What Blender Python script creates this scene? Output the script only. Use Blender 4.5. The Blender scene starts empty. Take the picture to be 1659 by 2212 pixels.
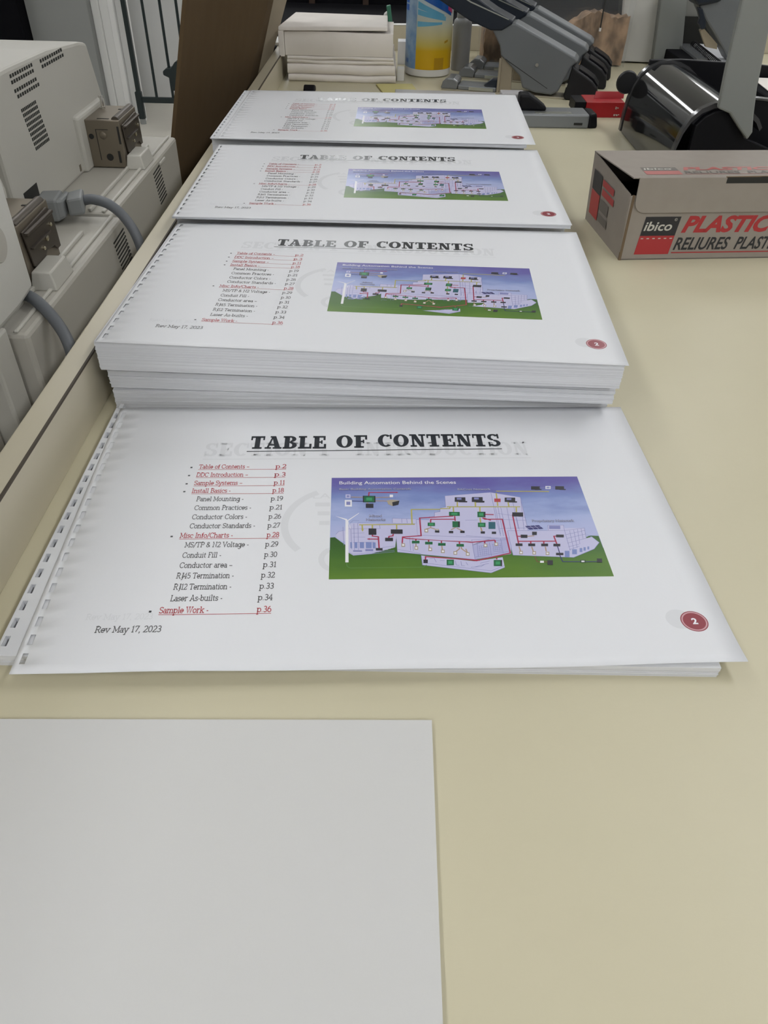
import bpy, bmesh, math, random
from mathutils import Vector, Matrix

# ------------------------------------------------------------------ camera, world, lights, exposure
SC = bpy.context.scene
COL = SC.collection
random.seed(7)
R = math.radians

cam_d = bpy.data.cameras.new('camera')
cam = bpy.data.objects.new('camera', cam_d)
COL.objects.link(cam)
cam_d.sensor_fit = 'HORIZONTAL'
cam_d.sensor_width = 36.0
cam_d.lens = 1628.0 / 1659.0 * 36.0
cam_d.clip_start = 0.02
cam_d.clip_end = 60
right = Vector((0.9996568, 0.01706616, 0.01987534))
up = Vector((-0.026197, 0.65123093, 0.75842732))
fwd = Vector((0.0, 0.7586877, -0.65145451))
cam.matrix_world = Matrix(((right.x, up.x, -fwd.x, 0), (right.y, up.y, -fwd.y, 0),
                           (right.z, up.z, -fwd.z, 0.368), (0, 0, 0, 1)))
SC.camera = cam

SC.view_settings.view_transform = 'Standard'
SC.view_settings.look = 'None'
SC.view_settings.gamma = 1.0
SC.view_settings.use_curve_mapping = False
SC.view_settings.exposure = 0.0

world = bpy.data.worlds.new('world')
SC.world = world
world.use_nodes = True
world.node_tree.nodes['Background'].inputs[0].default_value = (0.9, 0.95, 1.0, 1)
world.node_tree.nodes['Background'].inputs[1].default_value = 0.25

FLOOR_Z, CEIL_Z = -0.92, 1.75
# fluorescent ceiling fixtures: x, y, strength
LAMP_COLOR = (0.97, 0.985, 1.0)
LAMPS = [(-1.05, -1.2, 14), (-1.05, 1.0, 6), (-1.05, 3.0, 10), (1.25, -1.2, 22), (1.25, 1.0, 12.5), (1.25, 3.0, 10), (-2.6, 4.7, 13), (0.1, -2.2, 16),  # the leftmost fixture is added only to brighten the white partition
         (-0.55, 5.6, 12), (-0.55, 6.85, 12), (-0.55, 8.1, 12), (2.9, 6.6, 14), (2.9, 7.85, 14)]

# ------------------------------------------------------------------ materials
def mat(name, color, rough=0.5, metal=0.0, spec=0.5, noise=None, bump=None, coat=0.0, trans=0.0, emit=None, alpha=1.0):
    m = bpy.data.materials.new(name)
    m.use_nodes = True
    nt = m.node_tree
    b = nt.nodes['Principled BSDF']
    b.inputs['Base Color'].default_value = (*color, 1)
    b.inputs['Roughness'].default_value = rough
    b.inputs['Metallic'].default_value = metal
    b.inputs['Specular IOR Level'].default_value = spec
    b.inputs['Coat Weight'].default_value = coat
    b.inputs['Coat Roughness'].default_value = 0.08
    b.inputs['Transmission Weight'].default_value = trans
    b.inputs['Alpha'].default_value = alpha
    if emit:
        b.inputs['Emission Color'].default_value = (*emit[0], 1)
        b.inputs['Emission Strength'].default_value = emit[1]
    tc = nt.nodes.new('ShaderNodeTexCoord')
    if noise:                                    # (scale, second colour, detail, stretch)
        mp = nt.nodes.new('ShaderNodeMapping')
        mp.inputs['Scale'].default_value = noise[3] if len(noise) > 3 else (1, 1, 1)
        n = nt.nodes.new('ShaderNodeTexNoise')
        n.inputs['Scale'].default_value = noise[0]
        n.inputs['Detail'].default_value = noise[2] if len(noise) > 2 else 4
        r = nt.nodes.new('ShaderNodeValToRGB')
        r.color_ramp.elements[0].position = 0.35
        r.color_ramp.elements[1].position = 0.65
        r.color_ramp.elements[0].color = (*color, 1)
        r.color_ramp.elements[1].color = (*noise[1], 1)
        nt.links.new(tc.outputs['Object'], mp.inputs[0])
        nt.links.new(mp.outputs[0], n.inputs['Vector'])
        nt.links.new(n.outputs['Fac'], r.inputs[0])
        nt.links.new(r.outputs[0], b.inputs['Base Color'])
    if bump:                                     # (scale, strength)
        n2 = nt.nodes.new('ShaderNodeTexNoise')
        n2.inputs['Scale'].default_value = bump[0]
        n2.inputs['Detail'].default_value = 5
        bp = nt.nodes.new('ShaderNodeBump')
        bp.inputs['Strength'].default_value = bump[1]
        bp.inputs['Distance'].default_value = 0.002
        nt.links.new(tc.outputs['Object'], n2.inputs['Vector'])
        nt.links.new(n2.outputs['Fac'], bp.inputs['Height'])
        nt.links.new(bp.outputs[0], b.inputs['Normal'])
    return m

def ramp_mat(name, stops, axis, lo, hi, rough=0.4, cloud=None, spec=0.5):
    """colour printed along one object axis, optionally mottled"""
    m = mat(name, stops[0][1], rough, spec=spec)
    nt = m.node_tree
    b = nt.nodes['Principled BSDF']
    tc = [n for n in nt.nodes if n.type == 'TEX_COORD'][0]
    s = nt.nodes.new('ShaderNodeSeparateXYZ')
    mr = nt.nodes.new('ShaderNodeMapRange')
    mr.inputs['From Min'].default_value = lo
    mr.inputs['From Max'].default_value = hi
    r = nt.nodes.new('ShaderNodeValToRGB')
    while len(r.color_ramp.elements) < len(stops):
        r.color_ramp.elements.new(0.5)
    for e, (p, c) in zip(r.color_ramp.elements, stops):
        e.position = p
        e.color = (*c, 1)
    nt.links.new(tc.outputs['Object'], s.inputs[0])
    nt.links.new(s.outputs['XYZ'.index(axis)], mr.inputs['Value'])
    src = mr.outputs[0]
    if cloud:
        mp = nt.nodes.new('ShaderNodeMapping')
        mp.inputs['Scale'].default_value = cloud[2]
        n = nt.nodes.new('ShaderNodeTexNoise')
        n.inputs['Scale'].default_value = cloud[0]
        n.inputs['Detail'].default_value = 5
        ma = nt.nodes.new('ShaderNodeMath')
        ma.operation = 'MULTIPLY_ADD'
        ma.inputs[1].default_value = cloud[1]
        sub = nt.nodes.new('ShaderNodeMath')
        sub.operation = 'SUBTRACT'
        sub.inputs[1].default_value = 0.5
        nt.links.new(tc.outputs['Object'], mp.inputs[0])
        nt.links.new(mp.outputs[0], n.inputs['Vector'])
        nt.links.new(n.outputs['Fac'], sub.inputs[0])
        nt.links.new(sub.outputs[0], ma.inputs[0])
        nt.links.new(mr.outputs[0], ma.inputs[2])
        src = ma.outputs[0]
    nt.links.new(src, r.inputs[0])
    nt.links.new(r.outputs[0], b.inputs['Base Color'])
    return m

M = {}
M['counter'] = mat('cream_laminate', (0.555, 0.512, 0.368), 0.38, spec=0.28, noise=(5, (0.58, 0.537, 0.39), 5), bump=(260, 0.035))
M['rail'] = mat('cream_rail_laminate', (0.50, 0.455, 0.34), 0.3, noise=(9, (0.56, 0.51, 0.39), 6, (1, .25, 1)))
M['seam'] = mat('dark_laminate_edge', (0.07, 0.055, 0.04), 0.6)
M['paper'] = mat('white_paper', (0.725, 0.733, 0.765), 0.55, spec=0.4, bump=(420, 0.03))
M['blank'] = mat('blank_paper', (0.60, 0.597, 0.59), 0.6, spec=0.3, bump=(420, 0.03))  # base greyed to carry the photographer's soft shadow
M['edges'] = mat('paper_edges', (0.74, 0.75, 0.78), 0.75, spec=0.2, noise=(60, (0.565, 0.57, 0.60), 6, (.03, .03, 26)))
M['oldpaper'] = mat('aged_paper', (0.79, 0.745, 0.70), 0.75, spec=0.2, noise=(16, (0.85, 0.80, 0.755), 5), bump=(30, 0.3))
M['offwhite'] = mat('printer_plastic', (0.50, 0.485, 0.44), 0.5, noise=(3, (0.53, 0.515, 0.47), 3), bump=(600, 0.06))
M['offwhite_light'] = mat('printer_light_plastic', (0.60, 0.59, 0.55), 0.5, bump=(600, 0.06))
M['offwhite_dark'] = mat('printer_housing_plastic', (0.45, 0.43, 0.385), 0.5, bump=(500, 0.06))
M['hole'] = mat('dark_slot', (0.02, 0.02, 0.018), 0.8)
M['bracket'] = mat('bronze_steel', (0.20, 0.17, 0.13), 0.42, metal=0.5, noise=(8, (0.23, 0.195, 0.15), 4))
M['bracket_dark'] = mat('dark_steel', (0.10, 0.085, 0.07), 0.4, metal=0.6)
M['screw'] = mat('brass_screw', (0.75, 0.70, 0.55), 0.25, metal=1.0)
M['steel'] = mat('bright_steel', (0.70, 0.69, 0.66), 0.25, metal=1.0)
M['cable'] = mat('grey_cable', (0.125, 0.135, 0.15), 0.5)
M['plug'] = mat('grey_plug', (0.24, 0.25, 0.255), 0.5)
M['card'] = mat('brown_cardboard', (0.105, 0.070, 0.038), 0.9, spec=0.1, noise=(40, (0.112, 0.076, 0.042), 6, (1, 1, .2)))
M['board'] = mat('tan_board', (0.30, 0.255, 0.19), 0.7, spec=0.2, noise=(10, (0.33, 0.28, 0.21), 4))
M['wall'] = mat('wall_paint', (0.66, 0.66, 0.64), 0.8, bump=(120, 0.05))
M['whitewall'] = mat('white_panel_paint', (0.86, 0.86, 0.85), 0.6)
M['pillar'] = mat('grey_pillar_paint', (0.31, 0.318, 0.31), 0.8, bump=(120, 0.05))
M['floor'] = mat('beige_tile', (0.55, 0.52, 0.46), 0.45, noise=(3, (0.60, 0.57, 0.50), 5))
M['ceiling'] = mat('ceiling_tile', (0.75, 0.75, 0.73), 0.9, bump=(60, 0.3))
M['black'] = mat('black_lacquer', (0.006, 0.006, 0.008), 0.85, spec=0.08)
M['blackplastic'] = mat('black_plastic', (0.006, 0.006, 0.008), 0.5, spec=0.18)
M['rubber'] = mat('black_rubber', (0.009, 0.009, 0.011), 0.5, spec=0.3)
M['smoke'] = mat('smoked_cover', (0.013, 0.013, 0.014), 0.08, coat=0.0, spec=0.5)
M['smokerim'] = mat('dark_glossy_rim', (0.06, 0.06, 0.063), 0.2)
M['lever'] = mat('grey_lever_enamel', (0.235, 0.245, 0.235), 0.5, bump=(700, 0.04))
M['stapgrey'] = mat('grey_stapler_enamel', (0.135, 0.145, 0.155), 0.42, bump=(700, 0.05))
M['navy'] = mat('navy_grip', (0.012, 0.017, 0.028), 0.4, spec=0.35)
M['silver'] = mat('silver_trim', (0.45, 0.46, 0.42), 0.3, metal=0.8)
M['tanmetal'] = mat('tan_metal', (0.36, 0.31, 0.235), 0.4, metal=0.4)
M['clear'] = mat('clear_plastic', (0.75, 0.78, 0.80), 0.12, trans=0.75)
M['clear_grey'] = mat('grey_clear_plastic', (0.22, 0.23, 0.24), 0.2, trans=0.3)
M['greyrail'] = mat('grey_aluminium', (0.20, 0.21, 0.22), 0.4, metal=0.3)
M['greylight'] = mat('light_grey_trim', (0.42, 0.41, 0.42), 0.4)
M['red'] = mat('red_carton', (0.36, 0.008, 0.014), 0.4)
M['kraft'] = mat('grey_kraft_carton', (0.30, 0.265, 0.235), 0.7, spec=0.25, noise=(45, (0.315, 0.28, 0.248), 5))
M['kraft_in'] = mat('raw_kraft_inside', (0.16, 0.11, 0.065), 0.85)
M['ibk'] = mat('carton_black_ink', (0.022, 0.022, 0.026), 0.55)
M['ird'] = mat('carton_red_ink', (0.40, 0.03, 0.035), 0.5)
M['ired_soft'] = mat('carton_faded_red_ink', (0.42, 0.115, 0.105), 0.5)
M['ibk_soft'] = mat('carton_grey_ink', (0.15, 0.132, 0.12), 0.6)
M['iwt'] = mat('carton_white_ink', (0.55, 0.53, 0.48), 0.6)
M['raffia'] = mat('brown_raffia', (0.42, 0.27, 0.16), 0.8, noise=(38, (0.10, 0.06, 0.032), 9, (1, 1, .55)), bump=(25, 0.9))
M['yellow'] = mat('yellow_sticky_paper', (0.55, 0.49, 0.20), 0.7)
M['bottle'] = mat('white_bottle_plastic', (0.70, 0.69, 0.66), 0.35)
M['bottle_grey'] = mat('grey_bottle_plastic', (0.33, 0.33, 0.335), 0.4)
M['lab_side'] = mat('label_pale_blue', (0.30, 0.42, 0.55), 0.35, noise=(45, (0.16, 0.28, 0.46), 4))
M['lab_blue'] = mat('label_blue', (0.012, 0.10, 0.42), 0.3)
M['lab_cyan'] = mat('label_cyan', (0.10, 0.36, 0.56), 0.3, noise=(20, (0.16, 0.44, 0.62), 3))
M['lab_magenta'] = mat('label_magenta', (0.42, 0.05, 0.16), 0.3)
M['lab_gold'] = mat('label_dark_yellow', (0.42, 0.24, 0.01), 0.3)
M['whitepanel'] = mat('white_panel_plastic', (0.52, 0.515, 0.485), 0.5)
M['glasspanel'] = mat('frosted_panel', (0.24, 0.24, 0.225), 0.3)
M['brownwood'] = mat('dark_brown_wood', (0.06, 0.028, 0.014), 0.5, noise=(8, (0.03, 0.014, 0.008), 5, (1, 1, .2)))
M['darkgreen'] = mat('dark_green_steel', (0.012, 0.022, 0.024), 0.4)
M['green'] = mat('green_strap', (0.05, 0.20, 0.13), 0.5)
M['lamp'] = None

# printed inks
INK = {}
def ink(key, c, rough=0.35):
    INK[key] = mat('ink_' + key, c, rough)
ink('black', (0.018, 0.022, 0.028), 0.3)
ink('grey', (0.10, 0.10, 0.105), 0.4)
ink('red', (0.42, 0.055, 0.07), 0.4)
ink('ghost', (0.655, 0.663, 0.692), 0.55)
ink('badge', (0.25, 0.028, 0.045), 0.3)
ink('pink', (0.55, 0.30, 0.33), 0.35)
ink('wall', (0.52, 0.51, 0.72))
ink('wall_shade', (0.42, 0.42, 0.66))
ink('window', (0.20, 0.25, 0.52))
ink('ink', (0.22, 0.23, 0.48))
ink('ink_text', (0.13, 0.13, 0.22))
ink('caption_light', (0.40, 0.41, 0.58))
ink('white', (0.78, 0.77, 0.82))
ink('navy', (0.035, 0.035, 0.16))
ink('wire_yellow', (0.44, 0.40, 0.10))
ink('wire_red', (0.38, 0.03, 0.08))
ink('wire_tan', (0.42, 0.28, 0.18))
ink('wire_brown', (0.20, 0.09, 0.05))
ink('device_black', (0.032, 0.032, 0.042))
ink('device_green', (0.02, 0.14, 0.06))
ink('green_light', (0.05, 0.30, 0.13))
ink('green_dark', (0.03, 0.07, 0.035))
ink('device_tan', (0.40, 0.34, 0.26))
ink('teal', (0.03, 0.12, 0.16))
ink('grass_line', (0.12, 0.24, 0.08))
INK['sky'] = ramp_mat('ink_sky', [(0.0, (0.42, 0.45, 0.70)), (0.35, (0.36, 0.42, 0.68)), (0.62, (0.19, 0.25, 0.52)), (1.0, (0.125, 0.105, 0.36))],
                      'Y', 0.112, 0.181, 0.35, cloud=(22, 0.75, (1, 2.6, 1)))
INK['grass'] = ramp_mat('ink_grass', [(0.0, (0.105, 0.21, 0.025)), (0.5, (0.055, 0.145, 0.022)), (1.0, (0.03, 0.095, 0.018))],
                        'Y', 0.0725, 0.118, 0.35, cloud=(18, 0.8, (1, 2.2, 1)))

# ------------------------------------------------------------------ mesh builder
class MB:
    def __init__(self):
        self.v, self.f, self.m = [], [], []
        self.xf = None
    def add(self, vs, fs, mi=0):
        o = len(self.v)
        if self.xf is not None:
            vs = [tuple(self.xf @ Vector(p)) for p in vs]
        self.v += [tuple(p) for p in vs]
        for f in fs:
            self.f.append(tuple(i + o for i in f))
            self.m.append(mi)
    def box(self, x0, x1, y0, y1, z0, z1, mi=0):
        self.add([(x0, y0, z0), (x1, y0, z0), (x1, y1, z0), (x0, y1, z0), (x0, y0, z1), (x1, y0, z1), (x1, y1, z1), (x0, y1, z1)],
                 [(3, 2, 1, 0), (4, 5, 6, 7), (0, 1, 5, 4), (1, 2, 6, 5), (2, 3, 7, 6), (3, 0, 4, 7)], mi)
    def prism(self, poly, axis, a, b, mi=0):
        """polygon in the plane normal to axis, extruded a..b; axis y takes (x,z), x takes (y,z), z takes (x,y)"""
        def P(p, d):
            return {'x': (d, p[0], p[1]), 'y': (p[0], d, p[1]), 'z': (p[0], p[1], d)}[axis]
        n = len(poly)
        self.add([P(p, a) for p in poly] + [P(p, b) for p in poly],
                 [tuple(range(n))[::-1], tuple(range(n, 2 * n))] + [(i, (i + 1) % n, n + (i + 1) % n, n + i) for i in range(n)], mi)
    def slab8(self, a, b, mi=0):
        """two matching quads joined into a solid"""
        self.add(list(a) + list(b), [(3, 2, 1, 0), (4, 5, 6, 7), (0, 1, 5, 4), (1, 2, 6, 5), (2, 3, 7, 6), (3, 0, 4, 7)], mi)
    def lathe(self, prof, c, n=32, mi=0, axis='z', a0=0.0, a1=2 * math.pi, cap=True):
        full = abs(a1 - a0 - 2 * math.pi) < 1e-6
        k = n if full else n + 1
        vs = []
        for r, h in prof:
            for i in range(k):
                a = a0 + (a1 - a0) * i / n
                p = (r * math.cos(a), r * math.sin(a), h)
                if axis == 'y': p = (p[0], p[2], p[1])
                if axis == 'x': p = (p[2], p[0], p[1])
                vs.append((c[0] + p[0], c[1] + p[1], c[2] + p[2]))
        fs = []
        for j in range(len(prof) - 1):
            for i in range(n if full else n):
                i2 = (i + 1) % k if full else i + 1
                fs.append((j * k + i, j * k + i2, (j + 1) * k + i2, (j + 1) * k + i))
        if cap and full:
            fs.append(tuple(range(k))[::-1])
            fs.append(tuple((len(prof) - 1) * k + i for i in range(k)))
        self.add(vs, fs, mi)
    def tube(self, pts, r, n=10, mi=0, flat=1.0):
        pts = [Vector(p) for p in pts]
        vs = []
        for i, p in enumerate(pts):
            d = (pts[min(i + 1, len(pts) - 1)] - pts[max(i - 1, 0)]).normalized()
            s = d.cross(Vector((0, 0, 1)))
            s = s.normalized() if s.length > 1e-4 else Vector((1, 0, 0))
            t = s.cross(d)
            rr = r[i] if isinstance(r, (list, tuple)) else r
            for k in range(n):
                a = 2 * math.pi * k / n
                vs.append(p + s * (rr * math.cos(a)) + t * (rr * flat * math.sin(a)))
        fs = [tuple(range(n))[::-1], tuple((len(pts) - 1) * n + k for k in range(n))]
        for i in range(len(pts) - 1):
            for k in range(n):
                fs.append((i * n + k, i * n + (k + 1) % n, (i + 1) * n + (k + 1) % n, (i + 1) * n + k))
        self.add(vs, fs, mi)
    def ball(self, c, r, n=16, sx=1, sy=1, sz=1, mi=0):
        prof = [(r * math.sin(math.pi * j / 8), -r * math.cos(math.pi * j / 8)) for j in range(9)]
        vs, fs = [], []
        for rr, h in prof:
            for i in range(n):
                a = 2 * math.pi * i / n
                vs.append((c[0] + sx * rr * math.cos(a), c[1] + sy * rr * math.sin(a), c[2] + sz * h))
        for j in range(8):
            for i in range(n):
                fs.append((j * n + i, j * n + (i + 1) % n, (j + 1) * n + (i + 1) % n, (j + 1) * n + i))
        self.add(vs, fs, mi)
    def build(self, name, mats, parent=None, bevel=0.0, smooth=None, seg=2):
        if not isinstance(mats, (list, tuple)): mats = [mats]
        me = bpy.data.meshes.new(name)
        off = Vector(ORIGIN.get(parent.name, (0, 0, 0))) if parent else Vector((0, 0, 0))
        me.from_pydata([tuple(Vector(p) - off) for p in self.v], [], self.f)
        for m_ in mats: me.materials.append(m_)
        me.polygons.foreach_set('material_index', self.m)
        me.validate()
        bm = bmesh.new()
        bm.from_mesh(me)
        bmesh.ops.recalc_face_normals(bm, faces=bm.faces) if smooth != 'keep' else None
        bm.to_mesh(me)
        bm.free()
        if smooth not in (None, 'keep'):
            me.polygons.foreach_set('use_smooth', [True] * len(me.polygons))
            me.set_sharp_from_angle(angle=R(smooth))
        o = bpy.data.objects.new(name, me)
        COL.objects.link(o)
        if parent:
            o.parent = parent
            ORIGIN[o.name] = tuple(off)
        if bevel:
            b = o.modifiers.new('bevel', 'BEVEL')
            b.width = bevel
            b.segments = seg
            b.limit_method = 'ANGLE'
            b.angle_limit = R(40)
        return o

ORIGIN = {}
def tag(o, label=None, cat=None, group=None, kind=None):
    if label: o['label'] = label
    if cat: o['category'] = cat
    if group: o['group'] = group
    if kind: o['kind'] = kind
    return o
def thing(name, loc, label, cat, rz=0.0, group=None, local=False):
    """an Empty at a thing's base; parts are written in world coordinates unless local"""
    o = bpy.data.objects.new(name, None)
    COL.objects.link(o)
    o.empty_display_size = 0.02
    o.location = loc
    o.rotation_euler = (0, 0, rz)
    ORIGIN[o.name] = (0, 0, 0) if local else tuple(loc)
    return tag(o, label, cat, group)
def solo(name, mb, mats, label, cat, group=None, **k):
    return tag(mb.build(name, mats, None, **k), label, cat, group)
def struct(name, mb, m, **k):
    return tag(mb.build(name, m, None, **k), kind='structure')
def copy_tree(o, parent=None, dst=None):
    c = o.copy()
    COL.objects.link(c)
    if parent: c.parent = parent
    for ch in list(o.children): copy_tree(ch, c)
    return c
def arc(cx, cy, rx, ry, a0, a1, n=10):
    return [(cx + rx * math.cos(R(a0 + (a1 - a0) * i / n)), cy + ry * math.sin(R(a0 + (a1 - a0) * i / n))) for i in range(n + 1)]
def smooth_path(pts, n=8):
    """Catmull-Rom through points"""
    P = [Vector(p) for p in pts]
    P = [P[0] * 2 - P[1]] + P + [P[-1] * 2 - P[-2]]
    out = []
    for i in range(1, len(P) - 2):
        for k in range(n):
            t = k / n
            a, b, c, d = P[i - 1:i + 3]
            out.append(0.5 * ((2 * b) + (c - a) * t + (2 * a - 5 * b + 4 * c - d) * t * t + (3 * b - a - 3 * c + d) * t ** 3))
    out.append(P[-2])
    return out

# ------------------------------------------------------------------ structure: the room
m = MB(); m.box(-3.6, 4.2, -3.0, 9.0, FLOOR_Z - 0.1, FLOOR_Z); struct('floor', m, M['floor'])
m = MB(); m.box(-3.6, 4.2, -3.0, 9.0, CEIL_Z, CEIL_Z + 0.1); struct('ceiling', m, M['ceiling'])
m = MB(); m.box(-3.7, -3.6, -3.0, 9.0, FLOOR_Z, CEIL_Z); struct('wall_left', m, M['wall'])
m = MB(); m.box(4.2, 4.3, -3.0, 9.0, FLOOR_Z, CEIL_Z); struct('wall_right', m, M['wall'])
m = MB(); m.box(-3.6, 4.2, 9.0, 9.1, FLOOR_Z, CEIL_Z); struct('wall_back', m, M['wall'])
m = MB(); m.box(-3.6, 4.2, -3.1, -3.0, FLOOR_Z, CEIL_Z); struct('wall_front', m, M['wall'])
# white partition far behind the printers, with the folds of its door jamb
m = MB(); m.box(-3.6, -0.95, 5.95, 6.05, FLOOR_Z, CEIL_Z)
struct('wall_partition', m, M['whitewall'])
m = MB()
m.box(-1.80, -1.755, 5.26, 5.33, FLOOR_Z, CEIL_Z)
m.box(-1.755, -1.70, 5.275, 5.33, FLOOR_Z, CEIL_Z)
m.box(-1.70, -1.665, 5.255, 5.33, FLOOR_Z, CEIL_Z)
m.box(-1.665, -1.60, 5.285, 5.34, FLOOR_Z, CEIL_Z)
struct('trim_1', m, M['whitewall'], bevel=0.006)
m = MB(); m.box(-2.16, -1.80, 5.2, 5.9, FLOOR_Z, CEIL_Z); struct('wall_pillar', m, M['pillar'])

# ceiling lights
M['lamp'] = mat('lamp_diffuser', (0.9, 0.9, 0.9), 0.5)
for i, (x, y, s) in enumerate(LAMPS):
    t = thing('ceiling_light', (x, y, CEIL_Z), 'fluorescent ceiling light fixture number %d of the ceiling rows' % (i + 1), 'ceiling light', group='ceiling lights')
    t['label'] = 'fluorescent ceiling light fixture with white housing on the ceiling'
    m = MB(); m.box(x - .17, x + .17, y - .63, y + .63, CEIL_Z - .06, CEIL_Z); m.build('housing', M['whitewall'], t)
    lm = mat('lamp_diffuser_glow', (0.9, 0.9, 0.9), 0.5, emit=(LAMP_COLOR, s))
    m = MB(); m.box(x - .14, x + .14, y - .60, y + .60, CEIL_Z - .07, CEIL_Z - .0601); m.build('diffuser', lm, t)

# ------------------------------------------------------------------ the counter
RX0, RX1, RZ = -0.270, -0.2497, 0.0508
t = thing('counter', (0.5, 0.8, FLOOR_Z), 'long cream laminate counter with a raised rail along its edge', 'counter')
m = MB(); m.box(RX0, 1.25, -0.62, 2.46, -0.035, 0.0); m.build('counter_top', M['counter'], t, bevel=0.0015)
m = MB(); m.box(RX0, RX1, -0.62, 2.30, 0.0, RZ); m.build('side_rail', M['rail'], t, bevel=0.0012)
m = MB(); m.box(RX1 - .0012, RX1 + .0006, -0.62, 2.27, RZ - .0016, RZ + .0003); m.build('edge_seam', M['seam'], t)
m = MB(); m.slab8([(RX1, 2.263, 0), (1.25, 2.40, 0), (1.25, 2.42, 0), (RX1, 2.283, 0)], [(RX1, 2.263, .055), (1.25, 2.40, .055), (1.25, 2.42, .055), (RX1, 2.283, .055)])
m.build('back_rail', M['rail'], t, bevel=0.0012)
m = MB(); m.slab8([(RX1, 2.2625, .0555), (1.25, 2.3995, .0555), (1.25, 2.42, .0555), (RX1, 2.283, .0555)], [(RX1, 2.2625, .057), (1.25, 2.3995, .057), (1.25, 2.42, .057), (RX1, 2.283, .057)])
m.build('rail_highlight', M['whitewall'], t)  # white strip painted as the highlight along the back rail's top
m = MB(); m.box(RX0 + .02, 1.2, -0.55, 2.25, FLOOR_Z, -0.035); m.build('cabinet_base', M['rail'], t)

# ------------------------------------------------------------------ lettering: slab-serif pen strokes, laid flat
def _g(adv, strokes, slabs=()): return (adv, strokes, slabs)
X = .66
G = {}
def slabs(*a): return list(a)
L_, B_, R_ = (1, 0), (1, 1), (0, 1)
G['T'] = _g(.82, [[(.05, 1), (.77, 1)], [(.41, 0), (.41, 1)], [(.05, 1), (.05, .78)], [(.77, 1), (.77, .78)]], [(.41, 0, B_)])
G['S'] = _g(.66, [arc(.33, .75, .25, .25, 25, 270) + arc(.33, .25, .26, .25, 90, -155), [(.57, .80), (.57, 1)], [(.09, 0), (.09, .2)]])
G['D'] = _g(.88, [[(.15, 0), (.15, 1)], [(.02, 1), (.42, 1)] + arc(.42, .5, .38, .5, 90, -90) + [(.02, 0)]])
G['C'] = _g(.84, [arc(.45, .5, .38, .5, 42, 318, 16), [(.75, .72), (.75, 1)]])
G['I'] = _g(.42, [[(.21, 0), (.21, 1)]], [(.21, 0, B_), (.21, 1, B_)])
G['P'] = _g(.74, [[(.17, 0), (.17, 1)], [(.03, 1), (.42, 1)] + arc(.42, .74, .26, .26, 90, -90) + [(.17, .48)]], [(.17, 0, B_)])
G['M'] = _g(1.04, [[(.16, 0), (.16, 1), (.52, .2), (.88, 1), (.88, 0)]], [(.16, 0, B_), (.88, 0, B_), (.16, 1, L_), (.88, 1, R_)])
G['R'] = _g(.84, [[(.17, 0), (.17, 1)], [(.03, 1), (.42, 1)] + arc(.42, .75, .26, .25, 90, -90) + [(.17, .5)], [(.42, .5), (.7, 0)]], [(.17, 0, B_), (.7, 0, R_)])
G['J'] = _g(.52, [[(.36, 1), (.36, .02)] + arc(.16, .02, .2, .2, 0, -100)], [(.36, 1, B_)])
G['L'] = _g(.70, [[(.17, 0), (.17, 1)], [(.03, 0), (.64, 0)], [(.64, 0), (.64, .28)]], [(.17, 1, B_)])
G['V'] = _g(.84, [[(.1, 1), (.42, 0), (.74, 1)]], [(.1, 1, B_), (.74, 1, B_)])
G['F'] = _g(.68, [[(.17, 0), (.17, 1)], [(.03, 1), (.62, 1)], [(.62, 1), (.62, .75)], [(.17, .52), (.48, .52)]], [(.17, 0, B_)])
G['N'] = _g(.92, [[(.17, 0), (.17, 1), (.74, 0), (.74, 1)]], [(.17, 0, B_), (.17, 1, L_), (.74, 1, B_)])
G['A'] = _g(.88, [[(.12, 0), (.44, 1), (.76, 0)], [(.23, .32), (.65, .32)]], [(.12, 0, B_), (.76, 0, B_), (.44, 1, L_)])
G['W'] = _g(1.12, [[(.1, 1), (.33, 0), (.56, 1), (.79, 0), (1.02, 1)]], [(.1, 1, B_), (.56, 1, B_), (1.02, 1, B_)])
G['B'] = _g(.78, [[(.17, 0), (.17, 1)], [(.03, 1), (.4, 1)] + arc(.4, .76, .24, .24, 90, -90) + [(.17, .52)], [(.4, .52)] + arc(.42, .26, .28, .26, 90, -90) + [(.03, 0)]])
G['E'] = _g(.72, [[(.17, 0), (.17, 1)], [(.03, 1), (.62, 1)], [(.62, 1), (.62, .78)], [(.17, .52), (.46, .52)], [(.03, 0), (.66, 0)], [(.66, 0), (.66, .24)]])
G['O'] = _g(.92, [arc(.46, .5, .38, .5, 0, 360, 24)])
G['U'] = _g(.88, [[(.17, 1), (.17, .3)] + arc(.44, .3, .27, .3, 180, 360) + [(.71, 1)]], [(.17, 1, B_), (.71, 1, B_)])
G['a'] = _g(.60, [arc(.27, .44, .2, .22, 150, 0, 8) + [(.47, 0)], arc(.26, .19, .2, .19, 0, 360, 14)], [(.47, 0, R_)])
G['b'] = _g(.68, [[(.13, 0), (.13, 1)], arc(.36, .33, .23, .33, 0, 360, 16)], [(.13, 1, L_)])
G['c'] = _g(.60, [arc(.33, .33, .26, .33, 42, 318, 12), [(.54, .44), (.54, .62)]])
G['d'] = _g(.70, [[(.54, 0), (.54, 1)], arc(.31, .33, .24, .33, 0, 360, 16)], [(.54, 1, L_), (.54, 0, R_)])
G['e'] = _g(.64, [[(.06, .33), (.58, .33)] + arc(.32, .33, .26, .33, 0, 315, 14)])
G['f'] = _g(.44, [[(.2, 0), (.2, .8)] + arc(.36, .8, .16, .2, 180, 60, 6), [(.05, X), (.4, X)]], [(.2, 0, B_)])
G['g'] = _g(.68, [arc(.3, .33, .23, .33, 0, 360, 16), [(.53, X), (.53, -.1)] + arc(.31, -.1, .22, .2, 0, -160, 8)], [(.53, X, R_)])
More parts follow.
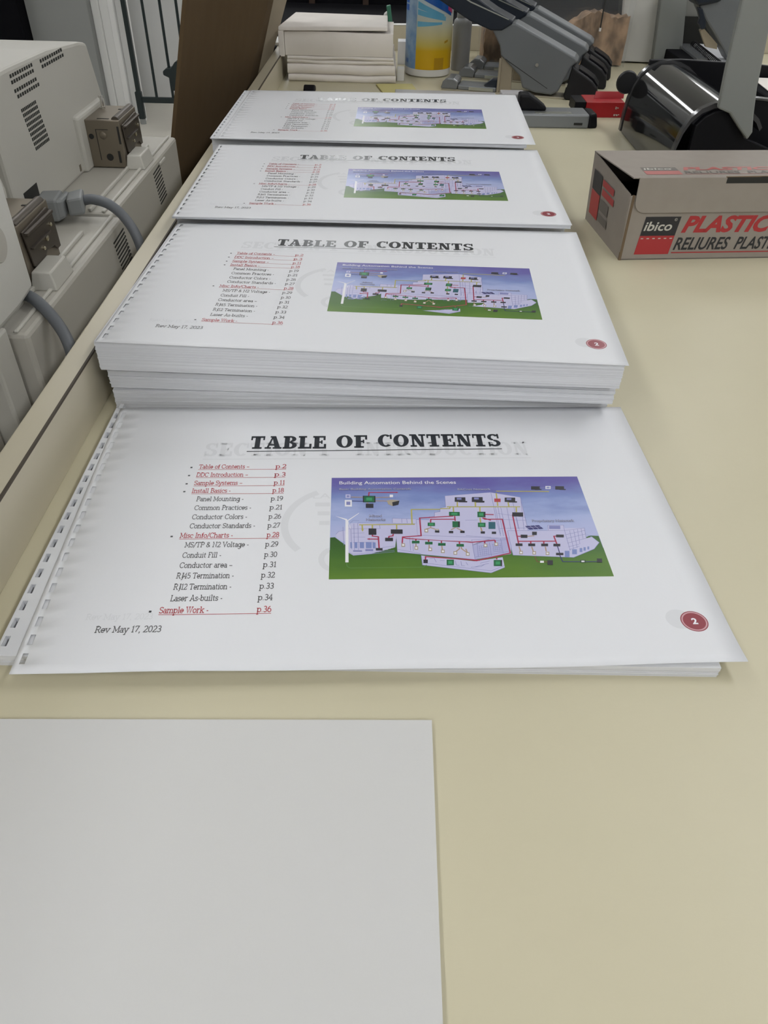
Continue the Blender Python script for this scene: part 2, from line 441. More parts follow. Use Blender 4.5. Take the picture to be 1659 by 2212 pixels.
G['h'] = _g(.74, [[(.14, 0), (.14, 1)], arc(.36, .42, .21, .24, 180, 0, 8) + [(.57, 0)]], [(.14, 0, B_), (.57, 0, B_), (.14, 1, L_)])
G['i'] = _g(.36, [[(.18, 0), (.18, X)], [(.18, .84), (.18, .96)]], [(.18, 0, B_), (.18, X, L_)])
G['k'] = _g(.70, [[(.14, 0), (.14, 1)], [(.54, X), (.15, .27)], [(.28, .4), (.58, 0)]], [(.14, 0, B_), (.14, 1, L_), (.54, X, B_), (.58, 0, B_)])
G['l'] = _g(.36, [[(.18, 0), (.18, 1)]], [(.18, 0, B_), (.18, 1, L_)])
G['m'] = _g(1.08, [[(.14, 0), (.14, X)], arc(.34, .42, .2, .24, 180, 0, 8) + [(.54, 0)], arc(.74, .42, .2, .24, 180, 0, 8) + [(.94, 0)]], [(.14, 0, B_), (.54, 0, B_), (.94, 0, B_), (.14, X, L_)])
G['n'] = _g(.74, [[(.14, 0), (.14, X)], arc(.36, .42, .21, .24, 180, 0, 8) + [(.57, 0)]], [(.14, 0, B_), (.57, 0, B_), (.14, X, L_)])
G['o'] = _g(.66, [arc(.33, .33, .26, .33, 0, 360, 18)])
G['p'] = _g(.70, [[(.14, X), (.14, -.28)], arc(.38, .33, .24, .33, 0, 360, 16)], [(.14, -.28, B_), (.14, X, L_)])
G['r'] = _g(.54, [[(.15, 0), (.15, X)], arc(.38, .4, .22, .26, 180, 50, 7)], [(.15, 0, B_), (.15, X, L_)])
G['s'] = _g(.52, [arc(.26, .5, .18, .165, 30, 270, 9) + arc(.26, .165, .19, .165, 90, -150, 9), [(.43, .52), (.43, X)], [(.08, 0), (.08, .14)]])
G['t'] = _g(.46, [[(.18, .9), (.18, .2)] + arc(.32, .18, .14, .18, 180, 300, 6), [(.05, X), (.38, X)]])
G['u'] = _g(.74, [[(.14, X), (.14, .22)] + arc(.35, .24, .21, .24, 180, 360, 8) + [(.56, X)], [(.56, .3), (.56, 0)]], [(.14, X, L_), (.56, X, L_), (.56, 0, R_)])
G['v'] = _g(.66, [[(.08, X), (.33, 0), (.58, X)]], [(.08, X, B_), (.58, X, B_)])
G['y'] = _g(.66, [[(.08, X), (.33, 0)], [(.58, X), (.22, -.28)]], [(.08, X, B_), (.58, X, B_), (.2, -.28, B_)])
G['0'] = _g(.66, [arc(.33, .5, .25, .5, 0, 360, 20)])
G['1'] = _g(.5, [[(.1, .8), (.27, 1), (.27, 0)]], [(.27, 0, B_)])
G['2'] = _g(.64, [arc(.31, .72, .23, .28, 165, -35, 10) + [(.07, 0), (.57, 0)], [(.57, 0), (.57, .16)]])
G['3'] = _g(.62, [arc(.3, .74, .2, .26, 150, -90, 9) + arc(.29, .25, .24, .25, 90, -150, 9)])
G['4'] = _g(.66, [[(.43, 0), (.43, 1), (.05, .3), (.62, .3)]], [(.43, 0, B_)])
G['5'] = _g(.64, [[(.52, 1), (.15, 1), (.12, .52)] + arc(.3, .31, .26, .31, 120, -150, 10)])
G['6'] = _g(.64, [arc(.33, .3, .25, .3, 0, 360, 16), arc(.5, .3, .42, .66, 180, 95, 8)])
G['7'] = _g(.62, [[(.09, 1), (.56, 1), (.22, 0)], [(.09, 1), (.09, .8)]])
G['8'] = _g(.64, [arc(.32, .76, .19, .24, 0, 360, 14), arc(.32, .26, .24, .26, 0, 360, 16)])
G['9'] = _g(.64, [arc(.31, .7, .25, .3, 0, 360, 16), arc(.14, .7, .42, .66, 0, -85, 8)])
G['&'] = _g(.80, [[(.72, 0), (.2, .66)] + arc(.34, .8, .17, .19, 200, -20, 8) + [(.16, .42)] + arc(.3, .22, .22, .22, 130, 300, 8) + [(.68, .42)]])
G['-'] = _g(.38, [[(.05, .33), (.33, .33)]])
G['–'] = _g(.62, [[(.04, .33), (.58, .33)]])
G['.'] = _g(.30, [[(.14, 0), (.14, .09)]])
G[','] = _g(.30, [[(.16, .08), (.1, -.14)]])
G['/'] = _g(.46, [[(.04, -.08), (.42, 1.05)]])
G[' '] = _g(.36, [])

def ribbon(out, pts, hx, hy):
    """a pen stroke along pts as quads with mitred joints; elliptical nib hx, hy"""
    n = len(pts)
    closed = n > 3 and abs(pts[0][0] - pts[-1][0]) + abs(pts[0][1] - pts[-1][1]) < 1e-6
    def nrm(a, b):
        dx, dy = b[0] - a[0], b[1] - a[1]
        l = math.hypot(dx, dy) or 1
        return (-dy / l, dx / l)
    row = []
    for i in range(n):
        if closed and i in (0, n - 1):
            a, b = nrm(pts[n - 2], pts[0]), nrm(pts[0], pts[1])
        else:
            a = nrm(pts[max(i - 1, 0)], pts[max(i, 1)])
            b = nrm(pts[min(i, n - 2)], pts[min(i + 1, n - 1)])
        mx, my = a[0] + b[0], a[1] + b[1]
        l = math.hypot(mx, my)
        if l < .5: mx, my, k = b[0], b[1], 1
        else:
            mx, my = mx / l, my / l
            k = min(2.2, 1 / max(.3, mx * b[0] + my * b[1]))
        row.append((mx * hx * k, my * hy * k))
    o = len(out[0])
    for (x, y), (ox, oy) in zip(pts, row):
        out[0].append((x + ox, y + oy))
        out[0].append((x - ox, y - oy))
    for i in range(n - 1):
        out[1].append((o + 2 * i, o + 2 * i + 1, o + 2 * i + 3, o + 2 * i + 2))

def slab_text(s, u0, u1, v, cap, hx, hy=None, slab=.13):
    """vertices and faces of a line of slab-serif text from u0 to u1 (mm), baseline v, capitals cap high"""
    hy = hy or hx
    out = ([], [])
    x = 0
    for ch in s:
        adv, strokes, sl = G[ch]
        for st in strokes:
            ribbon(out, [(x + px, hy + py * (1 - 2 * hy) if py >= 0 else py) for px, py in st] if cap else st, hx, hy)
        for sx, sy, (a, b) in sl:
            yy = hy + sy * (1 - 2 * hy) if sy >= 0 else sy
            ribbon(out, [(x + sx - (hx + slab if a else hx), yy), (x + sx + (hx + slab if b else hx), yy)], hx, hy)
        x += adv
    xs = [p[0] for p in out[0]]
    lo, hi = min(xs), max(xs)
    k = (u1 - u0) / (hi - lo) if u1 else cap
    vs = [(u0 + (px - lo) * k, v + py * cap) for px, py in out[0]]
    return vs, out[1]

# heavy slab capitals for headings, drawn as blocks and bowls (unit = cap height)
def heavy_text(s, u0, u1, v, cap):
    out = ([], [])
    def q(*p):
        o = len(out[0]); out[0].extend(p); out[1].append((o, o + 1, o + 2, o + 3))
    def r(x, a, b, y0, y1): q((x + a, y0), (x + b, y0), (x + b, y1), (x + a, y1))
    def ring(cx, cy, rx, ry, tx, ty, a0, a1, n=18):
        for i in range(n):
            a, b = R(a0 + (a1 - a0) * i / n), R(a0 + (a1 - a0) * (i + 1) / n)
            q((cx + rx * math.cos(a), cy + ry * math.sin(a)), (cx + rx * math.cos(b), cy + ry * math.sin(b)),
              (cx + (rx - tx) * math.cos(b), cy + (ry - ty) * math.sin(b)), (cx + (rx - tx) * math.cos(a), cy + (ry - ty) * math.sin(a)))
    S = {'T': ([(.245, .515, 0, 1), (.02, .74, .86, 1), (.02, .11, .68, .86), (.65, .74, .68, .86), (.13, .63, 0, .13)], .78),
         'L': ([(.10, .36, 0, 1), (.02, .46, .87, 1), (.02, .72, 0, .14), (.60, .72, .14, .38)], .76),
         'E': ([(.10, .36, 0, 1), (.02, .68, .86, 1), (.57, .68, .66, .86), (.36, .50, .45, .57), (.45, .53, .37, .65), (.02, .72, 0, .14), (.60, .72, .14, .36)], .77),
         'F': ([(.10, .36, 0, 1), (.02, .68, .86, 1), (.57, .68, .64, .86), (.36, .50, .44, .56), (.45, .53, .36, .64), (.02, .50, 0, .13)], .72),
         'I': ([(.12, .38, 0, 1), (.02, .48, .87, 1), (.02, .48, 0, .13)], .53), '-': ([(.03, .38, .34, .50)], .42), ' ': ([], .4),
         '1': ([(.16, .42, 0, 1), (.02, .18, .70, .86), (.02, .56, 0, .13)], .6),
         'A': ([(.20, .62, .24, .37), (.0, .33, 0, .13), (.42, .88, 0, .13), (.24, .5, .88, 1)], .91),
         'B': ([(.10, .36, 0, 1), (.02, .42, .87, 1), (.02, .42, 0, .13), (.36, .42, .45, .57)], .80),
         'R': ([(.10, .36, 0, 1), (.02, .42, .87, 1), (.02, .46, 0, .13), (.36, .42, .45, .57), (.62, .86, 0, .13)], .86),
         'D': ([(.10, .36, 0, 1), (.02, .38, .87, 1), (.02, .38, 0, .13)], .86), 'O': ([], .88), 'C': ([(.66, .76, .62, .98)], .82),
         'N': ([(.12, .24, 0, 1), (.62, .74, 0, 1), (.02, .36, 0, .13), (.49, .86, .87, 1), (.0, .3, .87, 1)], .90),
         'S': ([(.56, .66, .64, 1), (.04, .14, 0, .36)], .74), 'U': ([(.10, .36, .3, 1), (.62, .74, .3, 1), (.02, .44, .87, 1), (.50, .84, .87, 1)], .87)}
    x = 0
    for ch in s:
        rects, adv = S[ch]
        for a in rects: r(x, *a)
        if ch == 'A':
            q((x + .10, .10), (x + .21, .10), (x + .43, .94), (x + .33, .94)); q((x + .33, 1), (x + .53, 1), (x + .80, .10), (x + .51, .10))
        if ch in 'BR': ring(x + .40, .755, .30, .245, .22, .12, 90, -90, 12)
        if ch == 'B': ring(x + .40, .270, .35, .270, .24, .13, 90, -90, 12)
        if ch == 'R': q((x + .40, .50), (x + .60, .50), (x + .80, .05), (x + .56, .05))
        if ch == 'D': ring(x + .36, .5, .45, .5, .26, .13, 90, -90, 16)
        if ch == 'O': ring(x + .42, .5, .41, .5, .26, .12, 0, 360, 28)
        if ch == 'C': ring(x + .42, .5, .41, .5, .26, .12, 48, 312, 22)
        if ch == 'N': q((x + .08, 1), (x + .36, 1), (x + .74, 0), (x + .52, 0))
        if ch == 'S': ring(x + .35, .735, .31, .265, .20, .12, 25, 262, 14); ring(x + .36, .270, .33, .270, .22, .13, 98, -155, 14)
        if ch == 'U': ring(x + .42, .32, .32, .32, .18, .14, 180, 360, 14)
        x += adv
    xs = [p[0] for p in out[0]]
    lo, hi = min(xs), max(xs)
    k = (u1 - u0) / (hi - lo)
    return [(u0 + (a - lo) * k, v + b * cap) for a, b in out[0]], out[1]

def sans_text(s, size, bold=0.0, shear=0.0):
    """built-in sans lettering as flat geometry: vertices (x, y), faces, scaled so capitals are about size high"""
    c = bpy.data.curves.new('lettering_source', 'FONT')
    c.body = s
    c.size = size / 0.70
    c.offset = bold
    c.shear = shear
    c.resolution_u = 3
    o = bpy.data.objects.new('lettering_source', c)
    COL.objects.link(o)
    dg = bpy.context.evaluated_depsgraph_get()
    me = o.evaluated_get(dg).to_mesh()
    vs = [(v.co.x, v.co.y) for v in me.vertices]
    fs = [tuple(p.vertices) for p in me.polygons]
    o.evaluated_get(dg).to_mesh_clear()
    bpy.data.objects.remove(o)
    bpy.data.curves.remove(c)
    return vs, fs
def fit(vs, u0, u1, v):
    xs = [p[0] for p in vs]
    lo, hi = min(xs), max(xs)
    k = (u1 - u0) / (hi - lo)
    return [(u0 + (x - lo) * k, v + y) for x, y in vs]

